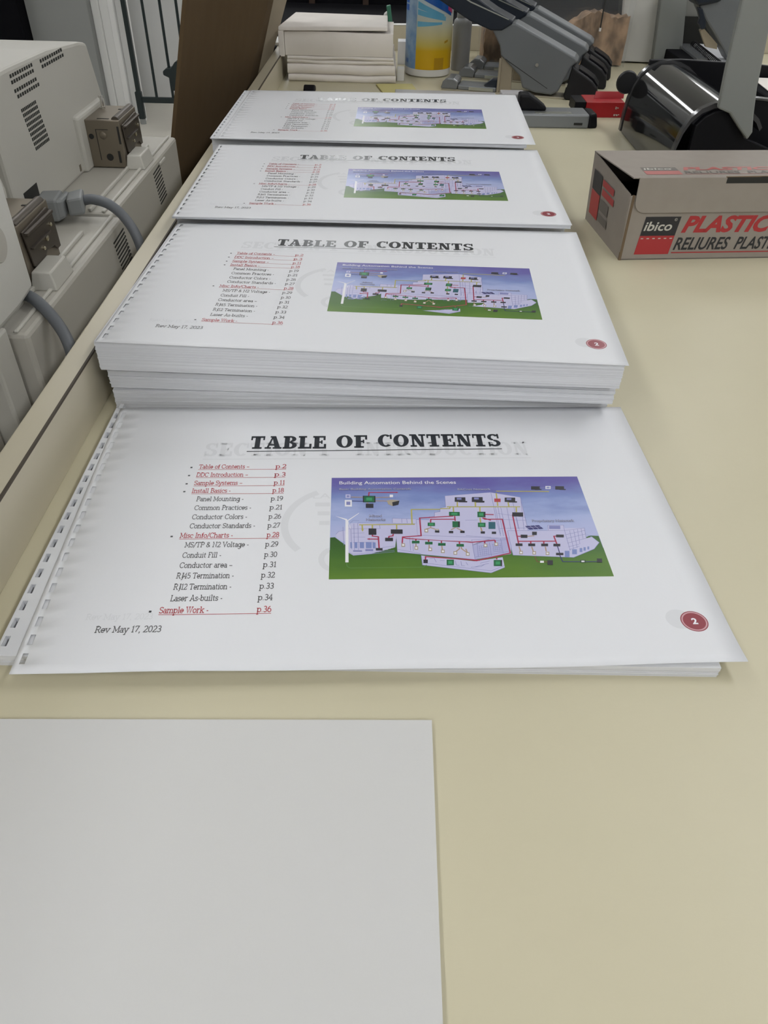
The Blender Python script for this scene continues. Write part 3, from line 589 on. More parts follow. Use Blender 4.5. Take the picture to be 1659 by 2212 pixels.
# ------------------------------------------------------------------ the printed page, in millimetres from its near left corner
PW, PD = 431.8, 279.4
HOLES = [11.1 + 14.29 * k for k in range(19)]
ILLUSTRATION=[('p','grass',[(0.4,0),(0.1,40.5),(3.4,40.8),(7.2,36.6),(13.1,30.6),(46.4,41.0),(60.5,38.2),(114.8,36.8),(173.9,35.3),(183.6,40.3),(189.7,39.9),(190,0.1)]),('p','wall',[(4.0,43.6),(6.0,46.8),(9.4,47.5),(12.9,46.4),(14.4,35.4),(9.6,36.5),(6.9,38.1),(4.8,39.6)]),('p','wall',[(12.9,51.5),(14.6,55.5),(19.5,55.6),(61.4,54.6),(61.5,42.1),(46.4,40.7),(44.6,25.6),(16.2,22.3),(12.5,25.4),(11.7,35.5)]),('p','wall',[(44.3,60.4),(61.4,59.4),(61.1,54.4),(44.2,55.5)]),('l','ink',0.28,[(44.5,60.4),(61.4,59.4)]),('l','ink',0.28,[(44.5,60.4),(44.3,55.5)]),('l','ink',0.28,[(51.3,60.0),(51.1,55.3)]),('l','ink',0.28,[(54.8,59.8),(54.9,55.0)]),('l','ink',0.28,[(58.2,59.6),(58.3,54.8)]),('l','ink',0.28,[(19.5,55.6),(61.1,54.4)]),('l','ink',0.28,[(61.7,58.9),(61.4,42.6)]),('l','ink',0.28,[(16.2,22.3),(44.6,25.6)]),('l','ink',0.28,[(13.1,25.4),(16.1,23.4),(44.5,27.0)]),('l','ink',0.28,[(19.5,55.6),(19.8,27.6)]),('l','ink',0.28,[(16.7,55.0),(17.1,27.7)]),('l','ink',0.28,[(14.6,51.4),(15.1,28.7)]),('l','ink',0.28,[(12.9,49.4),(35.0,49.3)]),('l','ink',0.28,[(15.3,44.8),(23.9,45.1)]),('l','ink',0.28,[(16.0,40.8),(24.6,40.6)]),('l','ink',0.28,[(35.1,53.4),(35.3,49.3)]),('l','ink',0.28,[(14.2,55.6),(16.3,58.6),(20.5,58.0)]),('l','ink',0.28,[(9.0,51.6),(9.7,32.6)]),('l','ink',0.28,[(4.0,43.6),(6.0,46.8),(9.4,47.5)]),('l','ink',0.28,[(35.9,29.9),(45.7,31.3)]),('l','ink',0.28,[(46.4,41.0),(46.5,25.5)]),('l','ink',0.28,[(16.1,35.4),(30.7,35.5)]),('p','window',[(14.2,29.5),(15.4,29.5),(15.3,35.5),(14.1,35.6)]),('p','window',[(17.3,29.5),(19.0,29.4),(19.0,35.4),(17.2,35.5)]),('p','window',[(20.7,29.4),(23.6,29.3),(23.7,35.3),(20.7,35.4)]),('p','window',[(24.9,29.3),(28.9,29.2),(29.0,35.2),(24.9,35.3)]),('p','window',[(29.6,29.2),(31.6,29.1),(31.7,35.1),(29.6,35.2)]),('p','ink',[(16.1,26.0),(22.2,25.8),(22.2,27.3),(16.1,27.5)]),('p','ink',[(24.5,26.4),(29.8,26.3),(29.9,28.4),(24.5,28.5)]),('p','wall',[(84.8,85.4),(119.7,89.2),(141.3,83.2),(140.6,46.4),(126.6,40.4),(124.4,22.3),(98.8,17.1),(46.5,25.2),(46.4,41.0),(61.4,42.3),(61.7,58.5),(71.0,58.1),(71.2,61.7),(75.0,62.1),(75.4,66.5),(79.7,67.1),(80.0,71.3),(84.2,72.5)]),('p','wall_shade',[(125.3,38.0),(124.6,22.7),(98.8,17.1),(98.8,36.7)]),('l','ink',0.3,[(84.8,85.4),(119.7,89.2),(141.3,83.2),(140.6,46.4)]),('l','ink',0.3,[(84.8,85.4),(84.2,72.5),(80.0,71.3),(79.6,67.3),(75.4,66.5),(75.0,62.1),(71.2,61.7),(71.1,59.6)]),('l','ink',0.28,[(120.0,88.7),(119.5,56.7),(120.0,40.6)]),('l','ink',0.28,[(120.9,71.9),(120.3,42.5)]),('l','ink',0.28,[(124.8,71.8),(124.5,48.4)]),('l','ink',0.28,[(129.3,71.6),(128.3,47.3)]),('l','ink',0.28,[(134.9,80.7),(133.9,48.1)]),('l','ink',0.28,[(134.5,60.4),(134.4,47.1)]),('l','ink',0.28,[(141.5,82.7),(137.7,47.0)]),('l','ink',0.28,[(122.8,72.4),(122.0,40.5)]),('l','ink',0.28,[(121.4,64.9),(141.3,60.2)]),('l','ink',0.28,[(121.1,58.2),(141.4,57.1)]),('l','ink',0.28,[(120.4,48.5),(140.7,48.9)]),('l','ink',0.28,[(141.3,83.2),(140.6,46.4)]),('l','ink',0.28,[(61.7,58.8),(71.0,58.6)]),('l','ink',0.28,[(61.4,42.1),(125.3,38.0)]),('l','ink',0.28,[(97.0,57.8),(106.0,57.9)]),('l','ink',0.28,[(98.8,36.7),(125.4,38.9)]),('l','ink',0.28,[(99.1,36.7),(98.9,17.3)]),('l','ink',0.28,[(98.9,17.3),(124.5,22.7)]),('l','ink',0.28,[(102.2,34.2),(124.8,37.0)]),('l','ink',0.28,[(102.4,33.2),(101.5,20.0)]),('l','ink',0.28,[(99.5,19.6),(124.3,25.1)]),('l','ink',0.28,[(111.1,34.0),(110.6,20.7)]),('l','ink',0.28,[(119.6,38.1),(119.1,23.3)]),('l','ink',0.28,[(46.6,27.9),(62.3,23.5)]),('l','ink',0.28,[(46.5,25.2),(98.5,17.3)]),('l','ink',0.28,[(95.3,41.2),(113.1,39.3)]),('l','ink',0.28,[(55.8,39.8),(55.5,26.7)]),('l','ink',0.28,[(57.9,39.7),(57.5,26.2)]),('l','ink',0.18,[(103.0,30.3),(110.4,31.6)]),('l','ink',0.18,[(112.8,32.0),(119.2,32.8)]),('l','ink',0.18,[(102.8,28.2),(110.2,29.5)]),('l','ink',0.18,[(112.6,30.1),(118.9,30.9)]),('l','ink',0.18,[(102.5,26.2),(109.9,27.4)]),('l','ink',0.18,[(112.3,28.2),(118.7,29.0)]),('l','ink',0.18,[(102.3,24.1),(109.6,25.3)]),('l','ink',0.18,[(112.0,26.3),(118.4,27.1)]),('l','ink',0.18,[(102.0,22.0),(109.4,23.3)]),('l','ink',0.18,[(111.8,24.4),(118.1,25.2)]),('l','ink',0.18,[(103.7,30.8),(103.2,21.4)]),('l','ink',0.18,[(113.2,32.5),(113.1,24.4)]),('l','ink',0.18,[(105.2,30.8),(104.7,21.3)]),('l','ink',0.18,[(114.5,32.4),(114.4,24.4)]),('l','ink',0.18,[(106.6,30.7),(106.1,21.3)]),('l','ink',0.18,[(115.8,32.4),(115.7,24.3)]),('l','ink',0.18,[(108.1,30.7),(107.5,21.3)]),('l','ink',0.18,[(117.2,32.4),(117.0,24.3)]),('l','ink',0.18,[(109.5,30.6),(109.0,21.2)]),('l','ink',0.18,[(118.5,32.3),(118.3,24.3)]),('p','wall',[(62.5,21.7),(98.3,15.5),(118.1,19.2),(118.1,9.4),(108.1,4.3),(62.7,12.4)]),('l','ink',0.3,[(62.5,21.7),(62.7,12.4),(108.1,4.3),(118.1,9.4)]),('l','ink',0.3,[(63.0,14.4),(108.4,6.2),(118.0,11.0)]),('l','ink',0.3,[(67.9,18.5),(71.2,18.9),(72.2,15.1)]),('l','ink',0.3,[(74.9,16.5),(78.1,16.4)]),('l','ink',0.3,[(85.3,16.2),(85.5,12.1),(87.4,11.6)]),('l','ink',0.3,[(89.1,15.7),(89.0,11.6),(91.2,11.1)]),('l','ink',0.3,[(95.1,9.7),(102.2,10.4),(105.1,12.6)]),('l','ink',0.3,[(97.7,10.0),(107.8,13.4)]),('l','ink',0.3,[(102.0,13.6),(108.7,15.7)]),('l','ink',0.3,[(92.4,14.7),(93.4,11.9)]),('p','wall',[(125.8,45.9),(154.3,46.1),(155.7,51.6),(167.1,51.5),(167.4,48.2),(181.5,48.3),(180.3,37.5),(184.6,38.9),(188.4,33.0),(183.2,26.5),(167.0,18.3),(125.6,21.1),(125.2,26.9)]),('l','ink',0.28,[(125.8,45.9),(166.6,45.7),(181.5,48.3),(180.3,37.5)]),('l','ink',0.28,[(155.7,51.6),(167.1,51.5),(166.6,45.7)]),('l','ink',0.28,[(155.7,51.6),(155.0,46.1)]),('l','ink',0.28,[(125.8,45.9),(125.6,21.1)]),('l','ink',0.28,[(166.6,45.7),(166.1,25.0)]),('l','ink',0.28,[(125.6,21.1),(167.0,18.3),(183.2,26.5)]),('l','ink',0.28,[(166.6,41.3),(181.5,45.8)]),('l','ink',0.28,[(166.2,37.4),(181.0,41.9)]),('l','ink',0.28,[(165.8,32.6),(180.3,37.5)]),('l','ink',0.28,[(165.6,28.8),(173.7,31.4)]),('l','ink',0.28,[(165.7,25.9),(173.6,29.5)]),('l','ink',0.28,[(170.2,45.6),(168.8,26.8)]),('l','ink',0.28,[(173.3,46.2),(171.6,27.7)]),('l','ink',0.28,[(176.2,47.0),(174.3,31.4)]),('l','ink',0.28,[(179.0,47.7),(177.9,37.1)]),('l','ink',0.28,[(181.7,40.9),(184.6,38.9),(188.4,33.0),(183.2,26.5)]),('p','window',[(161.0,18.8),(164.2,18.7),(165.5,24.8),(162.2,24.9)]),('p','window',[(166.6,21.4),(169.9,21.3),(171.0,26.3),(167.7,26.4)]),('p','window',[(172.3,23.5),(174.2,23.4),(175.1,27.5),(173.2,27.5)]),('p','window',[(175.3,24.8),(176.9,24.8),(177.7,28.3),(176.1,28.3)]),('p','window',[(178.3,26.0),(179.6,26.0),(180.3,29.0),(179.0,29.0)]),('p','ink',[(155.9,47.5),(163.9,47.3),(164.6,50.9),(156.6,51.1)]),('p','navy',[(139.0,50.8),(149.3,51.7),(151.9,47.8),(141.7,46.9)]),('l','wall',0.25,[(142.5,51.2),(145.1,47.2)]),('l','wall',0.25,[(145.9,51.5),(148.5,47.5)]),('l','wall',0.25,[(140.4,49.0),(150.6,49.9)]),('p','white',[(10.7,58.8),(12.8,58.7),(13.0,15.6),(10.8,15.6)]),('p','white',[(3.2,63.4),(12.1,59.8),(11.7,58.2)]),('p','white',[(12.1,58.5),(20.5,66.7),(20.4,65.9),(13.1,58.2)]),('p','white',[(12.4,58.7),(14.8,49.4),(14.1,49.9)]),('l','grass_line',0.4,[(11.6,15.4),(12.0,11.9),(13.9,10.2),(63.4,10.3),(65.5,12.6)]),('l','wire_yellow',0.75,[(20.5,53.5),(60.3,53.7)]),('l','wire_yellow',0.75,[(58.3,53.8),(58.8,70.0),(79.9,69.9)]),('l','wire_yellow',0.75,[(80.0,70.7),(87.0,70.7),(87.5,72.4)]),('l','wire_yellow',0.75,[(85.1,72.7),(139.4,72.1)]),('l','wire_yellow',0.75,[(123.9,88.3),(122.9,73.4)]),('l','wire_yellow',0.75,[(124.2,90.5),(164.4,89.7)]),('l','wire_yellow',0.75,[(22.6,53.5),(22.8,47.1)]),('l','wire_yellow',0.75,[(29.9,53.6),(29.8,49.5)]),('l','wire_yellow',0.75,[(47.2,53.6),(47.0,48.5)]),('l','wire_yellow',0.75,[(93.4,78.2),(92.9,72.4)]),('l','wire_yellow',0.75,[(107.0,78.3),(106.2,72.0)]),('l','wire_yellow',0.75,[(89.8,72.3),(89.5,67.0)]),('l','wire_yellow',0.75,[(106.7,78.3),(106.3,72.7)]),('l','wire_yellow',0.75,[(131.2,77.5),(131.0,72.6)]),('l','wire_yellow',0.75,[(109.4,72.2),(108.8,66.9)]),('l','wire_yellow',0.75,[(136.3,71.9),(135.5,66.1)]),('l','wire_yellow',0.75,[(107.3,48.9),(107.2,45.9)]),('l','wire_yellow',0.75,[(108.0,60.1),(107.7,55.0)]),('l','wire_red',0.75,[(88.7,62.2),(64.2,60.4),(63.9,41.5),(50.8,40.4),(50.2,34.1)]),('l','wire_red',0.75,[(89.7,62.2),(89.6,57.0)]),('l','wire_red',0.75,[(89.7,58.8),(72.1,58.9),(71.7,55.5)]),('l','wire_red',0.75,[(50.8,39.9),(53.8,38.8),(98.4,34.5),(94.6,34.9)]),('l','wire_red',0.75,[(94.6,34.9),(98.5,34.3),(115.4,36.3)]),('l','wire_red',0.75,[(59.9,37.7),(59.8,36.2)]),('l','wire_red',0.75,[(68.8,37.0),(68.7,35.0)]),('l','wire_red',0.75,[(77.7,35.8),(77.5,33.9)]),('l','wire_red',0.75,[(90.2,35.0),(90.0,32.6)]),('l','wire_red',0.75,[(108.0,35.5),(107.7,33.1)]),('l','wire_red',0.75,[(115.4,36.3),(115.1,33.4)]),('l','wire_red',0.75,[(109.7,60.1),(111.2,58.5),(123.9,58.4),(124.0,23.2),(99.7,15.9),(92.7,17.6)]),('l','wire_red',0.75,[(110.0,60.1),(115.5,57.3)]),('l','wire_red',0.75,[(65.0,16.7),(65.4,20.4),(102.1,16.3)]),('l','wire_red',0.75,[(114.0,18.8),(113.7,17.0)]),('l','wire_red',0.75,[(29.7,43.4),(29.7,41.5),(33.8,40.8),(34.0,29.2)]),('l','wire_red',0.75,[(26.6,38.6),(33.4,38.4)]),('l','wire_red',0.75,[(44.4,43.6),(44.0,41.6),(41.3,41.1),(41.0,39.2)]),('l','wire_red',0.75,[(132.2,63.6),(131.6,40.3),(131.4,34.9),(158.0,34.7),(157.7,39.8),(159.4,40.0)]),('l','wire_red',0.75,[(140.3,34.7),(139.9,32.3)]),('l','wire_red',0.75,[(149.5,34.7),(149.0,32.0)]),('l','wire_red',0.75,[(131.4,34.9),(131.4,32.5)]),('l','wire_red',0.75,[(131.6,40.1),(134.5,40.0)]),('l','wire_red',0.75,[(158.0,34.7),(158.1,31.8)]),('l','wire_red',0.75,[(111.9,63.9),(118.4,63.5)]),('l','wire_tan',0.6,[(14.7,84.6),(23.8,84.3)]),('l','wire_tan',0.6,[(32.8,84.0),(44.4,84.2)]),('l','wire_tan',0.6,[(32.8,80.1),(41.4,79.8)]),('l','wire_tan',0.6,[(71.5,51.4),(71.3,49.9),(67.9,48.4)]),('l','wire_tan',0.6,[(71.4,49.9),(75.4,47.7)]),('l','wire_tan',0.6,[(89.2,49.9),(85.6,47.4)]),('l','wire_tan',0.6,[(89.8,49.3),(94.2,45.7)]),('l','wire_tan',0.6,[(106.9,49.9),(107.6,45.8)]),('l','wire_tan',0.6,[(89.6,29.7),(89.4,27.8),(86.1,24.6)]),('l','wire_tan',0.6,[(90.9,29.7),(91.0,27.8),(94.8,23.4)]),('l','wire_tan',0.6,[(131.2,29.6),(131.4,24.9)]),('l','wire_tan',0.6,[(93.8,27.7),(94.6,23.0)]),('l','wire_tan',0.6,[(138.9,39.9),(143.9,40.4)]),('l','wire_tan',0.6,[(26.3,78.1),(27.7,76.4)]),('l','wire_tan',0.6,[(59.7,33.3),(59.5,30.4)]),('l','wire_tan',0.6,[(68.8,32.1),(68.6,29.3)]),('l','wire_tan',0.6,[(77.5,31.0),(77.5,26.2)]),('l','wire_tan',0.6,[(140.0,29.4),(140.2,24.7)]),('l','wire_tan',0.6,[(149.5,29.2),(149.2,24.5)]),('l','navy',0.6,[(15.5,80.1),(23.8,79.8)]),('l','wire_red',0.7,[(27.9,85.8),(28.2,89.8),(48.9,89.7)]),('p','wire_red',[(48.6,90.5),(50.4,89.6),(48.5,88.8)]),('p','wire_red',[(25.6,38.6),(27.6,39.5),(27.6,37.6)]),('p','wire_yellow',[(21.9,49.2),(23.7,49.1),(22.9,46.1)]),('l','navy',0.6,[(158.1,29.9),(158.2,22.4)]),('l','navy',0.6,[(157.8,20.5),(158.5,14.3),(172.4,14.0),(181.9,14.0)]),('l','wire_brown',0.5,[(140.3,20.0),(141.0,14.5),(143.8,14.3)]),('l','wire_brown',0.5,[(145.7,14.2),(148.2,14.2)]),('p','device_black',[(23.5,78.5),(32.8,78.2),(32.9,85.8),(23.5,86.1)]),('p','device_green',[(24.4,78.9),(31.9,78.7),(32.0,85.4),(24.4,85.6)]),('p','green_light',[(26.1,80.5),(30.3,80.4),(30.3,83.7),(26.1,83.9)]),('p','wall',[(10.7,83.5),(14.3,83.4),(14.3,87.6),(10.7,87.8)]),('p','ink',[(11.5,84.5),(13.5,84.5),(13.5,86.6),(11.5,86.7)]),('p','white',[(10.2,73.8),(15.4,73.6),(15.3,81.1),(10.1,81.3)]),('p','ink',[(11.3,75.6),(14.2,75.5),(14.2,79.3),(11.3,79.4)]),('p','device_black',[(25.6,72.1),(31.1,72.0),(31.2,76.8),(25.6,76.9)]),('p','device_tan',[(41.0,80.2),(44.7,81.4),(50.6,80.3),(49.5,75.2),(45.1,73.9),(42.1,76.0)]),('p','device_black',[(45.1,78.3),(50.6,80.1),(49.5,75.2),(45.3,73.9)]),('p','white',[(43.5,84.2),(46.0,84.1),(46.1,87.0),(43.6,87.1)]),('p','device_black',[(91.5,78.3),(99.5,78.1),(100.0,83.4),(92.1,83.6)]),('p','device_black',[(94.4,77.7),(100.7,77.5),(100.9,79.0),(94.5,79.2)]),('p','ink',[(93.3,80.7),(96.8,80.6),(97.0,82.8),(93.5,82.9)]),('p','device_black',[(104.2,77.9),(112.1,77.7),(112.8,82.9),(104.8,83.2)]),('p','device_black',[(107.1,77.3),(113.4,77.1),(113.6,78.6),(107.2,78.8)]),('p','ink',[(106.0,80.3),(109.5,80.2),(109.8,82.4),(106.3,82.5)]),('p','device_black',[(104.5,78.5),(112.4,78.2),(113.0,83.5),(105.1,83.7)]),('p','device_black',[(107.3,77.8),(113.6,77.6),(113.8,79.2),(107.5,79.4)]),('p','ink',[(106.2,80.8),(109.8,80.7),(110.0,82.9),(106.5,83.0)]),('p','device_black',[(128.7,77.7),(136.5,77.4),(137.4,82.7),(129.5,82.9)]),('p','device_black',[(131.5,77.1),(137.8,76.9),(138.0,78.4),(131.7,78.6)]),('p','ink',[(130.5,80.0),(134.0,79.9),(134.4,82.1),(130.9,82.2)]),('p','device_black',[(151.1,92.1),(157.8,91.8),(158.6,95.9),(151.8,96.1)]),('p','device_black',[(154.0,91.6),(159.0,91.5),(159.2,92.6),(154.2,92.8)]),('p','device_black',[(169.6,92.0),(176.3,91.8),(177.1,95.8),(170.4,96.1)]),('p','device_black',[(172.5,91.6),(177.5,91.4),(177.7,92.5),(172.8,92.7)]),('p','white',[(162.2,92.8),(166.2,92.7),(166.9,96.1),(162.9,96.2)]),('p','window',[(163.3,93.6),(165.5,93.6),(165.8,95.3),(163.6,95.3)]),('l','ink',0.3,[(157.7,94.2),(169.9,94.3)]),('p','red',[(121.0,77.8),(125.6,77.7),(126.2,81.6),(121.5,81.8)]),('p','device_green',[(85.7,62.5),(93.5,62.3),(93.9,66.7),(86.1,67.0)]),('p','green_light',[(87.5,63.6),(91.9,63.5),(92.1,65.7),(87.7,65.8)]),('p','device_green',[(106.2,60.8),(111.7,60.6),(112.5,66.7),(106.9,66.9)]),('p','green_light',[(107.6,62.3),(110.7,62.2),(111.0,65.2),(107.9,65.3)]),('p','device_black',[(110.9,60.7),(112.0,60.6),(112.8,66.7),(111.7,66.7)]),('p','device_green',[(105.2,50.1),(110.6,50.0),(111.2,54.7),(105.7,54.8)]),('p','green_light',[(106.5,51.3),(109.6,51.2),(109.9,53.5),(106.8,53.6)]),('p','teal',[(112.5,48.0),(117.4,47.9),(118.4,55.4),(113.5,55.5)]),('p','device_green',[(69.3,51.6),(74.5,51.5),(74.8,55.2),(69.6,55.3)]),('p','green_light',[(70.5,52.5),(73.4,52.4),(73.6,54.3),(70.6,54.4)]),('p','device_green',[(86.9,50.1),(92.1,50.0),(92.7,56.3),(87.5,56.5)]),('p','device_black',[(91.0,50.0),(92.2,50.0),(92.9,56.3),(91.6,56.3)]),('p','device_black',[(131.7,61.3),(139.6,61.1),(140.3,65.6),(132.4,65.9)]),('p','device_black',[(27.0,42.9),(32.5,42.8),(32.6,49.4),(27.1,49.6)]),('p','device_black',[(42.7,43.8),(51.0,43.6),(51.2,48.2),(42.8,48.4)]),('p','device_black',[(38.4,36.2),(43.9,36.1),(44.0,39.6),(38.5,39.7)]),('p','device_black',[(133.9,38.3),(138.6,38.2),(139.2,41.5),(134.4,41.7)]),('p','device_black',[(142.5,41.1),(145.8,41.1),(146.5,44.6),(143.1,44.7)]),('p','device_black',[(159.0,38.6),(164.5,38.4),(165.1,41.3),(159.6,41.5)]),('p','device_black',[(128.9,30.1),(133.7,29.9),(134.1,32.6),(129.3,32.7)]),('p','device_black',[(137.7,29.8),(142.5,29.7),(143.0,32.4),(138.1,32.5)]),('p','device_black',[(146.7,29.6),(151.5,29.5),(152.0,32.2),(147.2,32.3)]),('p','device_black',[(155.2,29.4),(160.0,29.3),(160.6,31.9),(155.8,32.1)]),('p','device_green',[(56.9,33.7),(62.2,33.6),(62.3,36.3),(57.1,36.4)]),('p','device_green',[(66.0,32.5),(71.2,32.4),(71.4,35.1),(66.2,35.2)]),('p','device_green',[(74.9,31.1),(80.1,31.0),(80.4,33.7),(75.2,33.8)]),('p','device_green',[(87.6,30.0),(92.8,29.9),(93.0,32.6),(87.9,32.7)]),('p','device_tan',[(49.4,30.4),(52.0,30.3),(52.1,33.8),(49.6,33.9)]),('p','white',[(50.0,31.3),(51.4,31.2),(51.5,33.0),(50.1,33.0)]),('p','device_tan',[(58.3,27.3),(60.8,27.3),(61.0,30.7),(58.5,30.8)]),('p','white',[(58.9,28.2),(60.3,28.1),(60.4,29.9),(59.0,29.9)]),('p','device_tan',[(67.8,25.9),(70.3,25.8),(70.5,29.2),(68.0,29.3)]),('p','white',[(68.4,26.7),(69.8,26.7),(69.9,28.4),(68.5,28.4)]),('p','device_tan',[(76.3,23.8),(78.8,23.7),(79.1,27.1),(76.6,27.2)]),('p','white',[(77.0,24.6),(78.4,24.6),(78.5,26.3),(77.1,26.3)]),('p','device_tan',[(84.7,22.0),(87.2,21.9),(87.5,25.3),(85.0,25.4)]),('p','white',[(85.3,22.8),(86.7,22.8),(86.9,24.5),(85.5,24.5)]),('p','device_tan',[(93.1,20.9),(95.6,20.8),(96.0,24.2),(93.5,24.2)]),('p','white',[(93.7,21.7),(95.1,21.6),(95.3,23.3),(93.9,23.4)]),('p','device_tan',[(66.5,45.0),(69.1,44.9),(69.4,48.5),(66.8,48.6)]),('p','white',[(67.2,45.8),(68.6,45.8),(68.7,47.6),(67.3,47.6)]),('p','device_tan',[(106.5,29.3),(108.9,29.2),(109.4,32.7),(106.9,32.7)]),('p','white',[(107.1,30.1),(108.5,30.1),(108.7,31.8),(107.3,31.8)]),('p','device_tan',[(114.1,30.4),(116.6,30.4),(117.1,33.8),(114.6,33.9)]),('p','white',[(114.8,31.3),(116.2,31.2),(116.4,33.0),(115.0,33.0)]),('p','device_tan',[(130.0,21.8),(132.5,21.8),(133.0,25.1),(130.6,25.2)]),('p','white',[(130.7,22.7),(132.1,22.6),(132.4,24.3),(131.0,24.3)]),('p','device_tan',[(139.0,21.4),(141.5,21.3),(142.1,24.6),(139.6,24.7)]),('p','white',[(139.7,22.2),(141.1,22.1),(141.4,23.8),(140.0,23.8)]),('p','device_tan',[(148.1,20.8),(150.6,20.7),(151.2,24.0),(148.8,24.1)]),('p','white',[(148.8,21.6),(150.2,21.6),(150.5,23.2),(149.1,23.3)]),('p','device_tan',[(93.1,20.9),(95.6,20.8),(96.0,24.2),(93.5,24.2)]),('p','white',[(93.8,21.7),(95.2,21.6),(95.3,23.3),(94.0,23.4)]),('p','device_tan',[(74.2,44.8),(76.8,44.7),(77.1,48.3),(74.5,48.4)]),('p','white',[(74.8,45.6),(76.3,45.6),(76.4,47.4),(75.0,47.4)]),('p','device_black',[(73.9,44.6),(77.0,44.5),(77.2,46.9),(74.1,47.0)]),('p','device_black',[(83.7,43.8),(86.8,43.7),(87.0,46.1),(83.9,46.2)]),('p','device_black',[(91.8,43.9),(94.9,43.8),(95.1,46.2),(92.0,46.3)]),('p','device_black',[(106.2,43.1),(109.2,43.0),(109.5,45.4),(106.5,45.5)]),('p','device_black',[(114.0,42.7),(117.1,42.6),(117.4,45.0),(114.4,45.1)]),('p','device_black',[(155.2,20.5),(160.3,20.4),(160.8,22.8),(155.7,22.9)]),('p','device_black',[(63.5,14.1),(66.4,14.0),(66.7,17.5),(63.7,17.5)]),('p','device_green',[(79.0,11.8),(83.9,11.7),(84.5,17.2),(79.5,17.3)]),('p','green_light',[(80.2,13.1),(83.0,13.1),(83.2,15.8),(80.5,15.9)]),('p','device_green',[(110.8,10.6),(116.1,10.5),(117.0,16.4),(111.6,16.5)]),('p','green_light',[(112.2,12.0),(115.2,12.0),(115.6,15.0),(112.6,15.0)]),('p','device_black',[(115.6,10.5),(116.4,10.4),(117.3,16.4),(116.4,16.4)]),('p','device_black',[(147.4,11.2),(151.1,11.1),(152.0,15.6),(148.2,15.7)]),('p','device_black',[(181.7,13.0),(185.3,12.9),(186.2,16.9),(182.7,16.9)]),('p','green_dark',[(170.2,13.0),(174.0,12.9),(174.6,15.6),(170.8,15.7)]),('p','white',[(171.2,13.6),(173.3,13.6),(173.6,14.9),(171.5,15.0)]),('p','white',[(142.8,13.3),(145.4,13.2),(145.7,15.2),(143.2,15.3)]),('p','device_black',[(31.7,26.8),(36.3,26.7),(36.4,29.2),(31.7,29.3)])]
CAPTIONS=[('Building Automation Behind the Scenes', 'white', (5.9, 100.3), (94.8, 99.0), 6.2, 0), ('Basic Building Automation Controls', 'ink_text', (6.0, 93.4), (60.0, 92.3), 3.6, 0), ('BACnet Network', 'ink_text', (95.2, 91.8), (120.2, 91.8), 3.6, 0), ('Mixed', 'ink_text', (27.7, 61.7), (37.2, 61.7), 4.2, 0), ('Networks', 'ink_text', (25.3, 57.6), (39.7, 57.6), 4.2, 0), ('Proprietary Network', 'ink_text', (145.0, 55.1), (176.1, 54.8), 4.2, 0)]
CONTENTS=[('Table of Contents –', 'p.2', 193.3, 77.4, 116.3, 136.5, 1), ('DDC Introduction –', 'p.3', 183.1, 77.2, 116.3, 136.3, 1), ('Sample Systems –', 'p.11', 173.0, 77, 113.1, 136.7, 1), ('Install Basics -', 'p.18', 163.7, 76.8, 105.3, 136.4, 1), ('Panel Mounting -', 'p.19', 154, 81.6, 115.9, 135.9, 0), ('Common Practices -', 'p.21', 144, 81.6, 122.5, 135.8, 0), ('Conductor Colors -', 'p.26', 133.9, 81.5, 120.6, 135.9, 0), ('Conductor Standards -', 'p.27', 124.2, 81.4, 127.2, 136.0, 0), ('Misc Info/Charts -', 'p.28', 114.3, 76.2, 112.7, 136.2, 1), ('MS/TP & N2 Voltage -', 'p.29', 104.7, 81.1, 124.7, 136.0, 0), ('Conduit Fill -', 'p.30', 94.5, 81.2, 107.2, 136.2, 0), ('Conductor area –', 'p.31', 84.8, 81, 115.9, 136.2, 0), ('RJ45 Termination -', 'p.32', 75, 80.6, 117.9, 135.8, 0), ('RJ12 Termination -', 'p.33', 65, 80.5, 117.5, 135.6, 0), ('Laser As-builts -', 'p.34', 55, 80.3, 113.0, 135.5, 0), ('Sample Work -', 'p.36', 44.9, 75.2, 105.6, 135.8, 1)]


